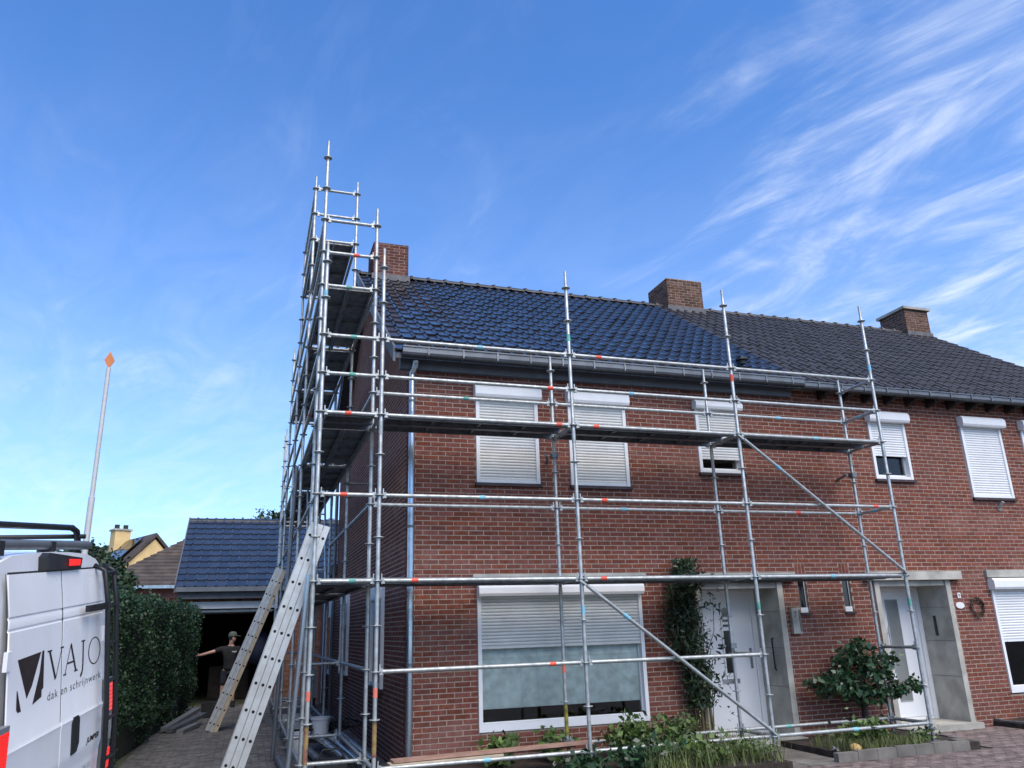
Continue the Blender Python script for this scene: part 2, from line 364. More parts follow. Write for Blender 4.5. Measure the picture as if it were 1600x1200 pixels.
def wall_boxes(mb, u0, u1, z0, z1, openings, xf, d0, d1):      # mortar backing as boxes round the openings
    us = sorted({u0, u1} | {max(u0, min(u1, o[i])) for o in openings for i in (0, 1)})
    zs = sorted({z0, z1} | {max(z0, min(z1, o[i])) for o in openings for i in (2, 3)})
    for a, b in zip(us, us[1:]):
        run = None
        for c, d in list(zip(zs, zs[1:])) + [(None, None)]:
            solid = c is not None and not any(o[0] < (a+b)/2 < o[1] and o[2] < (c+d)/2 < o[3] for o in openings)
            if solid: run = (run[0], d) if run else (c, d)
            elif run:
                p = [xf(a,d0,run[0]), xf(b,d0,run[0]), xf(b,d1,run[0]), xf(a,d1,run[0]), xf(a,d0,run[1]), xf(b,d0,run[1]), xf(b,d1,run[1]), xf(a,d1,run[1])]
                mb.add(p, [(0,3,2,1),(4,5,6,7),(0,1,5,4),(1,2,6,5),(2,3,7,6),(3,0,4,7)]); run = None
FY = 1.15; GX = 0.57; PW = 7.2; RX = 14.85; BY = 9.9
EY, EZ, RY, RZ = 0.85, 5.20, 5.5, 8.46       # roof edge and ridge
SL = (RZ-EZ)/(RY-EY)
fx = lambda u, d, z: (u, FY + d, z)          # front facade
gxf = lambda u, d, z: (GX + d, BY + FY - u, z)   # gable (u runs from the back forward so that the outside faces -X)
roof_z = lambda y: (EZ + SL*(y-EY)) if y < RY else (RZ - SL*(y-RY))
home1 = thing('brick_house', 'red brick end house with glossy blue roof tiles behind the scaffold', 'house', (3.9, 5.5, -0.3))
home2 = thing('brick_house', 'neighbouring red brick house with matt dark grey roof tiles', 'house', (10.6, 5.5, -0.3))
op1 = [(1.52,3.98,0.15,2.0), (1.54,2.50,3.40,4.72), (2.98,3.94,3.40,4.72), (5.17,5.97,3.66,4.74), (4.83,6.40,-0.4,1.99), (6.71,6.86,1.52,2.06)]
op2 = [(8.57,9.37,3.66,4.74), (10.62,11.60,3.39,4.74), (12.1,13.06,3.39,4.74), (8.15,9.72,-0.4,1.99), (10.60,13.06,0.15,2.0), (7.55,7.70,1.52,2.06)]
w1 = MB(); wall_boxes(w1, GX+0.012, PW, -0.45, 5.163, op1, fx, 0.004, 0.2)
w1.box(GX+0.0014, GX+0.2, FY+0.2, BY, -0.45, 5.0)
w1.prism([(GX+0.0014,FY+0.01,5.0),(GX+0.0014,BY,5.0),(GX+0.0014,BY,roof_z(BY)-0.12),(GX+0.0014,RY,RZ-0.12),(GX+0.0014,FY+0.01,roof_z(FY)-0.12)], (0,0,0), (0.19,0,0))
w1.box(GX+0.2, PW, BY-0.2, BY, -0.45, 5.0); 
wall1 = w1.build('wall', 'mortar', home1)
w2 = MB(); wall_boxes(w2, PW, RX, -0.45, 5.163, op2, fx, 0.004, 0.2); w2.box(RX-0.2, RX-0.0014, FY+0.2, BY, -0.45, 5.0); w2.box(PW, RX-0.2, BY-0.2, BY, -0.45, 5.0)
w2.prism([(RX-0.2,FY+0.01,5.0),(RX-0.2,BY,5.0),(RX-0.2,BY,roof_z(BY)-0.12),(RX-0.2,RY,RZ-0.12),(RX-0.2,FY+0.01,roof_z(FY)-0.12)], (0,0,0), (0.1986,0,0))
wall2 = w2.build('wall', 'mortar', home2)
sold = [(6.69,6.88,2.06,2.27), (7.53,7.72,2.06,2.27)]     # soldier courses over the slit windows
cz0 = -0.45
front = courses(GX, RX, cz0, 5.16, op1 + op2 + sold)
lay([t for t in front if t[0]+t[1] < 2*PW], fx, wall1, 'brick', 300)
lay([t for t in front if t[0]+t[1] >= 2*PW], fx, wall2, 'brick', 300)
gop = [(BY+FY-4.1, BY+FY-2.95, 0.62, 2.12), (BY+FY-8.5, BY+FY-7.25, 0.62, 2.2)]
lay(courses(FY, BY, cz0, 8.3, gop, lambda u: roof_z(BY+FY-u) - 0.14), gxf, wall1, 'brick', 0, 0.0003)
lay(courses(FY, BY, cz0, 8.3, [], lambda u: roof_z(u) - 0.14), lambda u, d, z: (RX-d, u, z), wall2, 'brick', 0, 0.0003)
for (a, b, c, d), wl in zip(sold, (wall1, wall2)):
    for i in range(3):
        x = a + i*0.064; me, v, f = brick_mesh(0.054, d-c-0.006, 'brick', bcache); link('brick', me, wl, fx(x+0.002, 0, c+0.003))

# ------------------------------------------------------------------ windows
def window(h, x0, x1, z0, z1, box_h, slat_bottom, big=False, box_ext=0.03, blind=None, tilt=False, slat='shutter', venetian=False, nbox=True):
    f = MB(); g = 0.055; y0 = FY-0.022; y1 = FY+0.06; b = 0.05 if not big else 0.10
    f.box(x0+0.003, x0+g, y0, y1, z0+0.003, z1); f.box(x1-g, x1-0.003, y0, y1, z0+0.003, z1)
    f.box(x0+g, x1-g, y0+0.006, y1, z0+0.003, z0+b); f.box(x0+g, x1-g, y0+0.03, y1, z1-0.05, z1-0.003)
    w = f.build('window', 'white_frame', h)
    # sash behind the guides
    s = MB(); t = 0.05; ys = FY+0.065
    for (a, c, e, d) in ((x0+0.02,x0+0.02+t,z0+0.02,z1-0.02),(x1-0.02-t,x1-0.02,z0+0.02,z1-0.02),(x0+0.02+t,x1-0.02-t,z0+0.02,z0+0.02+t+b*0.4),(x0+0.02+t,x1-0.02-t,z1-0.02-t,z1-0.02)): s.box(a, c, ys, ys+0.05, e, d)
    s.build('sash', 'white_frame', w)
    MB().box(x0+0.06, x1-0.06, ys+0.02, ys+0.028, z0+0.06, z1-0.06).build('pane', 'glass', w)
    if slat_bottom < z1:
        sh = MB(); p = 0.043; zz = z1-0.01; yy = FY+0.008
        xa, xb = x0+g-0.004, x1-g+0.004
        while zz - p > slat_bottom - 0.001:
            prof = [(yy, zz), (yy-0.009, zz-0.008), (yy-0.012, zz-0.02), (yy-0.009, zz-0.034), (yy, zz-0.0395), (yy+0.004, zz-p)]
            for (ya, za), (yb, zb) in zip(prof, prof[1:]): sh.add([(xa,ya,za),(xb,ya,za),(xb,yb,zb),(xa,yb,zb)], [(0,3,2,1)])
            zz -= p
        sh.box(xa, xb, yy-0.012, yy+0.01, zz-0.035, zz)
        for xx in (xa+0.09, xb-0.09): sh.tube([(xx, yy-0.02, zz-0.02), (xx, yy-0.01, zz-0.02)], 0.008, 6)
        sh.build('shutter', slat, w)
    if box_h:
        xa, xb = x0-box_ext, x1+box_ext; zt = z1+box_h; d = 0.135
        poly = [(xa,FY-0.002,z1-0.015),(xa,FY-d*0.86,z1-0.015),(xa,FY-d,z1+0.02),(xa,FY-d,zt-0.045),(xa,FY-d*0.72,zt),(xa,FY-0.002,zt)]
        MB().prism(poly, (0,0,0), (xb-xa,0,0)).build('shutter_box', 'shutter_white', w)
    if not big: MB().box(x0-0.02, x1+0.02, FY-0.055, FY+0.06, z0-0.045, z0-0.002).build('sill', 'sill_brown', w)
    if blind: MB().box(x0+0.07, x1-0.07, FY+0.108, FY+0.111, blind, z1).build('blind', 'blind', w); 
    if venetian:
        v = MB(); z = z0+0.14
        while z < slat_bottom+0.1: v.obox(((x0+x1)/2, FY+0.125, z), ((x1-x0)/2-0.08,0,0), (0,0.015,0.015), (0,0.0007,-0.0007)); z += 0.042
        v.build('blind', 'wood_pale', w)
    if tilt:
        k = MB(); xm = x0+0.42; yb = FY+0.16
        for (a, c, e, d) in ((xm, xm+0.055, z0+0.10, slat_bottom+0.2), (x1-0.13, x1-0.08, z0+0.1, slat_bottom+0.2), (xm, x1-0.08, z0+0.06, z0+0.12)): k.box(a, c, yb, yb+0.05, e, d)
        k.build('open_sash', 'white_frame', w)
        MB().box(x0+0.07, xm-0.02, FY+0.13, FY+0.135, z0+0.07, z0+0.22).build('blind', 'white_plastic', w)
    return w
window(home1, 1.52, 3.98, 0.15, 1.86, 0.14, 1.19, big=True, box_ext=0.0, blind=0.415)
window(home1, 1.54, 2.50, 3.40, 4.66, 0.165, 3.42)
window(home1, 2.98, 3.94, 3.40, 4.66, 0.165, 3.42)
window(home1, 5.17, 5.97, 3.66, 4.70, 0.12, 3.88)
window(home2, 8.57, 9.37, 3.66, 4.67, 0.165, 4.10, tilt=True, slat='shutter_white')
window(home2, 10.64, 11.60, 3.39, 4.69, 0.165, 3.41, slat='shutter_white')
window(home2, 12.10, 13.06, 3.39, 4.69, 0.165, 3.41, slat='shutter_white')
window(home2, 10.60, 13.06, 0.17, 1.83, 0.17, 1.0, big=True, venetian=True, slat='shutter_white')
for xa, h in ((6.71, home1), (7.55, home2)):                   # slit windows beside the doors
    f = MB(); f.box(xa+0.004, xa+0.012, FY+0.035, FY+0.085, 1.60, 2.055); f.box(xa+0.136, xa+0.146, FY+0.035, FY+0.085, 1.60, 2.055); f.box(xa+0.004, xa+0.146, FY+0.015, FY+0.085, 1.525, 1.60); f.box(xa+0.012, xa+0.136, FY+0.035, FY+0.085, 2.02, 2.055)
    w = f.build('window', 'white_frame', h); MB().box(xa+0.012, xa+0.136, FY+0.045, FY+0.051, 1.6, 2.02).build('pane', 'dark_glass', w)
    MB().box(xa-0.02, xa+0.18, FY-0.03, FY+0.014, 1.487, 1.518).build('sill', 'sill_brown', w)
    rv = MB(); 
    for k in range(9): rv.box(xa+0.1505, xa+0.16, FY+0.004, FY+0.034, 1.52+k*0.065, 1.52+k*0.065+0.052)
    rv.build('reveal', 'brick', w)
# lintels of concrete over the large windows
for h, a, b in ((home1, 1.46, 4.06), (home2, 10.54, 13.14)): MB().box(a, b, FY-0.05, FY+0.02, 2.02, 2.14).build('lintel', 'concrete', h)
# gable windows
def gable_window(y0, y1, z0, z1, h=home1, X=GX):
    f = MB(); g = 0.06
    f.box(X-0.05, X+0.06, y0+0.004, y0+g, z0, z1); f.box(X-0.05, X+0.06, y1-g, y1-0.004, z0, z1); f.box(X-0.04, X+0.06, y0+g, y1-g, z0+0.004, z0+g); f.box(X-0.06, X+0.06, y0+g, y1-g, z1-0.2, z1-0.004)
    w = f.build('window', 'white_frame', h); MB().box(X+0.04, X+0.046, y0+g, y1-g, z0+g, z1-0.2).build('pane', 'dark_glass', w)
    sh = MB(); zz = z1-0.2
    while zz > z0 + 0.62*(z1-z0): sh.obox((X-0.005, (y0+y1)/2, zz-0.02), (0.01,0,-0.004), (0,(y1-y0)/2-g+0.002,0), (0,0,0.018)); zz -= 0.042
    sh.build('shutter', 'shutter', w); MB().box(X-0.09, X+0.0, y0-0.02, y1+0.02, z0-0.06, z0-0.004).build('sill', 'sill_brown', w)
gable_window(2.95, 4.1, 0.62, 2.12); gable_window(7.25, 8.5, 0.62, 2.2)

# ------------------------------------------------------------------ recessed front doors
def portal(h, x0, x1, num):
    d = 0.66; ze = -0.205
    c = MB(); c.box(x0+0.003, x0+0.10, FY-0.03, FY+d, -0.4, 1.985); c.box(x1-0.10, x1-0.003, FY-0.03, FY+d, -0.4, 1.985)
    c.box(x0+0.10, x1-0.10, FY+0.0, FY+d, 1.90, 1.985); c.box(x0+0.10, x1-0.10, FY+d-0.02, FY+d+0.05, 1.80, 1.90)
    pt = c.build('door_surround', 'concrete', h)
    for zz in (0.47, 1.02, 1.55): MB().box(x1-0.1035, x1-0.10, FY-0.01, FY+d-0.02, zz, zz+0.006).build('panel_joint', 'slab', pt)
    MB().box(x0-0.2, x1+0.21, FY-0.10, FY+0.03, 1.99, 2.125).build('lintel', 'concrete', h)
    MB().box(x0-0.02, x1+0.02, FY-0.16, FY+d, -0.4, ze).build('doorstep', 'concrete', h)
    yd = FY+d-0.03; a, b = x0+0.10, x1-0.10
    f = MB(); f.box(a, a+0.30, yd-0.02, yd+0.05, ze, 1.90); f.box(b-0.085, b, yd-0.035, yd+0.05, ze, 1.90); f.box(a+0.3, b-0.085, yd-0.03, yd+0.05, 1.83, 1.90)
    fr = f.build('door_frame', 'white_frame', h)
    da, db = a+0.302, b-0.088
    dr = MB().box(da, db, yd-0.012, yd+0.04, ze+0.05, 1.828).build('door', 'door_white', h)
    MB().box(da, db, yd-0.03, yd+0.03, ze+0.002, ze+0.045).build('threshold', 'white_frame', dr)
    return da, db, yd-0.012, ze, dr, pt
da, db, yd, ze, dr, pt = portal(home1, 4.83, 6.40, 7)
wx = 5.665            # panes and fittings of the first door
g = MB(); g.prism([(wx+0.02,yd-0.012,1.50),(wx+0.14,yd-0.012,1.50),(wx+0.14,yd-0.012,1.58),(wx+0.115,yd-0.012,1.625),(wx+0.08,yd-0.012,1.64),(wx+0.045,yd-0.012,1.625),(wx+0.02,yd-0.012,1.58)], (0,0,0), (0,0.01,0)).build('arched_pane', 'dark_glass', dr)
for zz in (1.425, 1.35): MB().box(wx+0.015, wx+0.14, yd-0.012, yd-0.001, zz, zz+0.033).build('pane', 'dark_glass', dr)
MB().box(wx+0.01, wx+0.14, yd-0.012, yd-0.001, 0.67, 1.29).build('pane', 'dark_glass', dr)
t = MB()
for (a, b, c, d) in ((wx-0.015,wx+0.006,0.63,1.67),(wx+0.144,wx+0.165,0.63,1.67),(wx+0.006,wx+0.144,0.63,0.66),(wx+0.006,wx+0.144,1.65,1.67)): t.box(a, b, yd-0.02, yd-0.001, c, d)
t.build('pane_trim', 'white_frame', dr)
MB().box(wx-0.08, wx+0.22, yd-0.016, yd-0.001, 0.52, 0.585).build('letter_slot', 'chrome', dr)
hb = MB().box(db-0.10, db-0.055, yd-0.012, yd-0.001, 0.72, 1.02); hb.box(db-0.16, db-0.06, yd-0.06, yd-0.035, 0.90, 0.925); hb.box(db-0.085, db-0.07, yd-0.05, yd-0.01, 0.90, 0.925); hb.build('door_handle', 'chrome', dr)
tag(MB().tube([(6.297,FY+0.22,1.16),(6.27,FY+0.22,1.155),(6.275,FY+0.22,0.72),(6.297,FY+0.22,0.70)], 0.012, 8).build('grab_rail', 'black_steel'), 'thin dark vertical grab rail inside the left doorway recess', 'rail')
da, db, yd, ze, dr, pt = portal(home2, 8.15, 9.72, 9)
pa_, pb_ = 8.915, 9.145
MB().box(pa_, pb_, yd-0.008, yd-0.001, 0.10, 1.69).build('pane', 'frosted', dr)
t = MB()
for (a, b, c, d) in ((pa_-0.013,pa_-0.001,0.086,1.704),(pb_+0.001,pb_+0.013,0.086,1.704),(pa_-0.001,pb_+0.001,0.086,0.099),(pa_-0.001,pb_+0.001,1.691,1.704)): t.box(a, b, yd-0.012, yd-0.001, c, d)
t.build('pane_trim', 'grey_box', dr)
hb = MB().tube([(8.85,yd-0.055,0.53),(8.85,yd-0.055,1.27)], 0.016, 8); hb.box(8.84,8.86,yd-0.055,yd,0.62,0.64); hb.box(8.84,8.86,yd-0.055,yd,1.15,1.17); hb.build('door_handle', 'chrome', dr)
tag(MB().box(9.605,9.62,FY+0.30,FY+0.345,1.10,1.42).build('letter_slot', 'black_plastic'), 'narrow black vertical slot plate inside the right doorway recess', 'plate')

# ------------------------------------------------------------------ wall plaques and signs
def text_mesh(name, body, size, m, origin, ax, ay, parent, bold=0.0, spacing=1.0, shear=0.0, fit=None, depth=0.002):
    cu = bpy.data.curves.new(name, 'FONT'); cu.body = body; cu.size = size; cu.space_character = spacing; cu.offset = bold; cu.shear = shear; cu.resolution_u = 3; cu.extrude = 0
    tmp = bpy.data.objects.new('tmp_text', cu); col.objects.link(tmp)
    me = bpy.data.meshes.new_from_object(tmp); bpy.data.objects.remove(tmp); bpy.data.curves.remove(cu)
    co = np.zeros(len(me.vertices)*3); me.vertices.foreach_get('co', co); co = co.reshape(-1,3)
    co[:,0] -= co[:,0].min()
    if fit: co[:,0] *= fit/max(1e-6, co[:,0].max())
    ax, ay, og = np.array(ax), np.array(ay), np.array(origin)
    P = og + co[:,:1]*ax + co[:,1:2]*ay
    me.vertices.foreach_set('co', P.ravel()); me.materials.clear(); me.materials.append(M[m]); me.update()
    return link(name, me, parent)
pl = thing('mailbox', 'grey stone letterbox with number 7 between left doorway and slit window', 'letterbox', (6.56, FY, 1.22))
MB().box(6.487, 6.643, FY-0.06, FY-0.003, 1.22, 1.60).build('body', 'concrete', pl); MB().box(6.61, 6.637, FY-0.066, FY-0.061, 1.25, 1.57).build('edge_strip', 'slab', pl)
text_mesh('number', '7', 0.13, 'print_grey', (6.515, FY-0.0615, 1.455), (1,0,0), (0,0,1), pl, bold=0.003)
nm = thing('house_number', 'small white number 9 tile beside the right doorway', 'house number', (9.885, FY, 1.69))
MB().box(9.852, 9.918, FY-0.012, FY-0.003, 1.69, 1.775).build('tile', 'white_plastic', nm); text_mesh('number', '9', 0.075, 'print_grey', (9.867, FY-0.0125, 1.705), (1,0,0), (0,0,1), nm, bold=0.002)
ov = MB(); ov.prism([(9.868+0.09*math.cos(t*PI/10), FY-0.003, 1.572+0.052*math.sin(t*PI/10)) for t in range(20)], (0,0,0), (0,-0.012,0))
ovo = ov.build('name_plate', 'white_plastic'); tag(ovo, 'white oval name plate under the number 9 tile', 'sign')
wr = thing('wreath', 'brown twig wreath hanging on the brick wall by the right doorway', 'wreath', (10.21, FY-0.03, 1.54))
tw = MB()
for i in range(46):
    a0 = rnd.uniform(0, 2*PI); r0 = rnd.uniform(0.095, 0.15); pts = []
    for k in range(5):
        a = a0 + k*0.25; r = r0 + rnd.uniform(-0.018, 0.018); pts.append((10.21+r*math.cos(a), FY-0.035+rnd.uniform(-0.025,0.025), 1.545+r*1.1*math.sin(a)))
    tw.tube(pts, 0.006, 5)
tw.build('twig_ring', 'wreath', wr)
hk = thing('wall_lamp', 'small grey outdoor spotlight bracket under the closed upper shutter', 'lamp', (11.18, FY, 3.2))
MB().box(11.15,11.21,FY-0.02,FY-0.003,3.17,3.24).build('bracket','grey_box',hk); MB().tube([(11.18,FY-0.02,3.22),(11.2,FY-0.10,3.31)],0.028,8).build('lamp_head','grey_box',hk)

# ------------------------------------------------------------------ roofs
TW, TE = 0.2, 0.333                   # tile cover width and exposure along the slope
sl = Vector((0, RY-EY, RZ-EZ)); SLEN = sl.length; sd_ = sl.normalized(); nrm = Vector((0, -sd_.z, sd_.y))
def tile_mesh(kind, m):
    if kind == 'flat': prof = [(0,0.004),(0.012,0.0),(0.05,-0.002),(0.10,-0.002),(0.152,0.0),(0.164,0.018),(0.180,0.028),(0.196,0.018),(0.206,0.002)]
    else: prof = [(0.206*i/9, 0.038*math.sin(2*PI*i/9 + 0.6)) for i in range(10)]
    n = len(prof); Lp = TE + 0.05
    v = []; f = []
    for s, hgt in ((0, 0.026), (Lp, 0.002)):
        for x, h in prof:
            p = sd_*(s - 0) + nrm*(h+hgt); v.append((x, p.y, p.z))
    for x, h in prof: p = sd_*0.002 + nrm*(h+0.006); v.append((x, p.y, p.z))
    for i in range(n-1): f += [(i, i+1, n+i+1, n+i), (2*n+i, 2*n+i+1, i+1, i)]
    me = bpy.data.meshes.new('roof_tile'); me.from_pydata(v, [], f); me.materials.append(M[m])
    me.polygons.foreach_set('use_smooth', [True]*len(f)); me.set_sharp_from_angle(angle=math.radians(50))
    return me, v, f
def roof(h, x0, x1, m, kind, near):
    under = MB(); e = nrm*-0.04; th = nrm*-0.10
    for (ya, za, yb, zb) in ((EY, EZ, RY, RZ), (2*RY-EY, EZ, RY, RZ)):
        p = [Vector((x0+0.02,ya,za-0.03)), Vector((x1-0.01,ya,za-0.03)), Vector((x1-0.01,yb,zb-0.03)), Vector((x0+0.02,yb,zb-0.03))]
        under.add(p + [q - Vector((0,0,0.10)) for q in p], [(0,1,2,3),(7,6,5,4),(0,4,5,1),(1,5,6,2),(2,6,7,3),(3,7,4,0)])
    rf = under.build('roof', m if kind != 'flat' else 'tile_blue', h)
    me, v, f = tile_mesh(kind, m); rows = int(SLEN/TE)+1; cols = int(round((x1-x0)/TW)); tw = (x1-x0)/cols; it = []
    for r in range(rows):
        for c in range(cols): it.append((x0+c*tw, EY + sd_.y*(r*TE-0.06), EZ + sd_.z*(r*TE-0.06)))
    it = [t for t in it if t[1] < RY-0.12]
    it.sort(key=lambda t: (Vector(t)-CAM).length); rest = MB()
    for i, p in enumerate(it):
        q = (p[0]+rnd.uniform(-.002,.002), p[1]+rnd.uniform(-.004,.004), p[2]+rnd.uniform(-.003,.003))
        ex, ey_ = rnd.gauss(0, 0.005), rnd.gauss(0, 0.005)
        if i < near: link('roof_tile', me, rf, q).rotation_euler = (ex, ey_, rnd.gauss(0, 0.003))
        else: rest.add([(a+q[0], b+q[1]-ex*c, c+q[2]+ex*b-ey_*a) for a, b, c in v], f)
    ro = tag(rest.build('roof_tiles', m, rf, smooth=True, auto=50), kind='stuff')
    # ridge tiles
    x = x0; rd = []
    me2 = None
    while x < x1-0.05:
        ln = min(0.38, x1-x); mb = MB(); n = 8; R0 = 0.115
        for s, rr in ((0, R0), (0.05, R0+0.012), (0.06, R0-0.012), (ln+0.02, R0-0.016)):
            for k in range(n+1):
                a = PI*k/n; mb.v.append((x+s, RY - rr*1.25*math.cos(a), RZ - 0.035 + rr*math.sin(a)*0.95))
        for s in range(3):
            for k in range(n): mb.f.append((s*(n+1)+k, s*(n+1)+k+1, (s+1)*(n+1)+k+1, (s+1)*(n+1)+k)); mb.m.append(0)
        mb.build('ridge_tile', 'tile_ridge' if kind == 'flat' else m, rf, smooth=True, auto=40); x += 0.36
    return rf
rf1 = roof(home1, 0.30, 7.1, 'tile_blue', 'flat', 300)
rf2 = roof(home2, 7.104, 15.1, 'tile_dark', 'wave', 300)
# verge board and flashing strip
vb = MB(); 
for (ya, za, yb, zb) in ((EY-0.02, EZ-0.02, RY, RZ), (2*RY-EY+0.02, EZ-0.02, RY, RZ)):
    vb.prism([(0.28,ya,za+0.05),(0.28,yb,zb+0.05),(0.28,yb,zb-0.17),(0.28,ya,za-0.17)], (0,0,0), (0.03,0,0))
vb.build('verge_board', 'fascia', home1)
vt = MB(); p = Vector((6.32, EY, EZ)) + sd_*0.62 + nrm*0.05
vt.tube([p, p+Vector((0,0,0.07))], 0.06, 10); vt.tube([p+Vector((0,0,0.07)), p+Vector((0,0,0.10)), p+Vector((0,0,0.12))], [0.11,0.10,0.03], 10); vt.build('roof_vent', 'black_plastic', home1)
# chimneys of brick
def chimney(h, x0, x1, y0, y1, z1, m, cap=None, solid_top=True):
    z0 = roof_z(y0) - 0.35
    c = MB().box(x0+0.006, x1-0.006, y0+0.006, y1-0.006, z0, z1-0.004).build('chimney', 'mortar', h)
    it = courses(x0, x1, z0, z1, [])
    for u0, u1, xf in ((x0, x1, lambda u, d, z: (u, y0+d, z)), (y0, y1, lambda u, d, z: (x0+d, y0+y1-u, z)), (y0, y1, lambda u, d, z: (x1-d, u, z))):
        lay(courses(u0, u1, z0, z1, []), xf, c, m, 0)
    ap = MB(); q = 0.03
    ap.box(x0-q, x1+q, y0-q, y0-0.004, roof_z(y0)-0.1, roof_z(y0)+0.13); ap.build('flashing', 'lead', c)
    if cap: MB().box(x0-0.06, x1+0.06, y0-0.06, y1+0.06, z1, z1+0.07).build('cap', 'concrete', c)
    else: MB().box(x0+0.1, x1-0.1, y0+0.1, y1-0.1, z1-0.004, z1+0.02).build('cap', 'concrete', c)
chimney(home1, 0.58, 1.30, 5.2, 5.95, 9.09, 'brick_dark')
chimney(home2, 7.33, 8.25, 5.2, 6.1, 9.08, 'brick_brown')
chimney(home2, 14.28, 15.04, 5.25, 6.1, 9.03, 'brick_brown', cap=True)
# gutters
gt = MB(); GY = 0.80
def gutter(x0, x1, d, zt, hgt, m, h):
    y1 = GY+0.10; y0 = y1-d
    prof = [(y1,zt),(y1,zt-hgt),(y0+0.02,zt-hgt),(y0,zt-hgt*0.75),(y0,zt),(y0-0.014,zt+0.006),(y0-0.014,zt-0.012)]
    g = MB()
    for (a, b), (c, d_) in zip(prof, prof[1:]): g.add([(x0,a,b),(x1,a,b),(x1,c,d_),(x0,c,d_)], [(0,1,2,3)])
    for x in (x0, x1): g.add([(x,a,b) for a, b in prof[:5]], [(0,1,2,3,4)])
    o = g.build('gutter', m, h); return o, y0, y1
g1, ya, yb = gutter(0.40, 7.06, 0.16, 5.215, 0.112, 'zinc', home1)
x = 0.75
while x < 7.0:
    b = MB(); b.box(x, x+0.02, ya-0.012, ya-0.002, 5.106, 5.222); b.box(x, x+0.02, ya-0.012, yb, 5.095, 5.100); b.box(x, x+0.02, ya-0.014, yb, 5.222, 5.226); b.build('gutter_bracket', 'galv_dark', g1); x += 0.505
MB().box(0.42, 7.0, FY-0.10, FY-0.004, 4.985, 5.183).build('fascia_board', 'fascia', home1)
MB().box(0.42, 7.06, yb+0.002, FY+0.1, 5.185, 5.195).build('soffit', 'fascia', home1)
g2, ya, yb = gutter(7.09, 15.0, 0.12, 5.18, 0.10, 'zinc', home2)
x = 7.35
while x < 14.9:
    MB().box(x, x+0.025, ya-0.016, ya-0.002, 5.085, 5.188).build('gutter_bracket', 'zinc', g2)
    MB().prism([(x+0.25,FY-0.004,4.99),(x+0.25,FY-0.22,5.03),(x+0.25,FY-0.24,5.10),(x+0.25,FY-0.004,5.16)], (0,0,0), (0.07,0,0)).build('rafter_tail', 'wood_dark', home2); x += 0.47
MB().box(7.06, 14.98, yb+0.002, FY+0.1, 5.165, 5.175).build('soffit', 'wood_dark', home2)
MB().tube([(0.62,FY-0.20,5.08),(0.62,FY-0.20,5.02),(0.595,FY-0.075,4.93),(0.595,FY-0.075,4.86),(0.595,FY-0.07,-0.29)], 0.043, 12).build('downpipe', 'zinc_new', home1, smooth=True, auto=50)
for zz in (4.5, 2.75, 1.0): MB().tube([(0.595,FY-0.07,zz),(0.595,FY-0.07,zz+0.035)], 0.05, 12).build('pipe_clamp', 'zinc', home1)
MB().tube([(GX-0.07, BY-0.1, 5.0),(GX-0.07, BY-0.1, -0.3)], 0.04, 10).build('downpipe', 'zinc', home1)
# low annex behind the gable
an = thing('annex', 'low flat roofed brick annex at the back corner of the end house', 'annex', (2.0, 11.6, -0.3))
aw = MB().box(GX+0.03, 4.0, BY+0.01, 13.4, -0.45, 2.75).build('wall', 'mortar', an)
lay(courses(FY-3.5, FY-0.01, cz0, 2.7, [(BY+FY-11.5, BY+FY-10.75, 0.5, 2.25), (BY+FY-13.3, BY+FY-12.3, -0.4, 2.3)]), lambda u, d, z: (GX+0.022+d, BY+FY-u, z), aw, 'brick', 0)
MB().box(GX-0.12, 4.1, BY+0.01, 13.55, 2.75, 2.98).build('roof', 'fascia', an)
f = MB().box(GX-0.02, GX+0.03, 10.75, 11.5, 0.5, 2.25).build('window', 'white_frame', an); MB().box(GX-0.026, GX-0.021, 10.83, 11.42, 0.6, 1.8).build('pane', 'dark_glass', f)
f = MB().box(GX-0.02, GX+0.03, 12.3, 13.3, -0.3, 2.3).build('door', 'door_slate', an); MB().box(GX-0.03, GX-0.021, 12.35, 12.5, -0.25, 2.25).build('door_frame', 'white_frame', f)
hp = thing('heat_pump', 'grey outdoor unit standing by the annex wall behind the scaffold', 'outdoor unit', (0.2, 12.0, -0.3))
MB().box(0.02, 0.36, 11.4, 12.2, -0.05, 0.62).build('case', 'grey_box', hp); MB().box(-0.0, 0.015, 11.5, 11.9, 0.05, 0.5).build('grille', 'grey_plastic', hp); MB().box(0.05, 0.33, 11.45, 12.15, -0.3, -0.06).build('foot', 'black_plastic', hp)

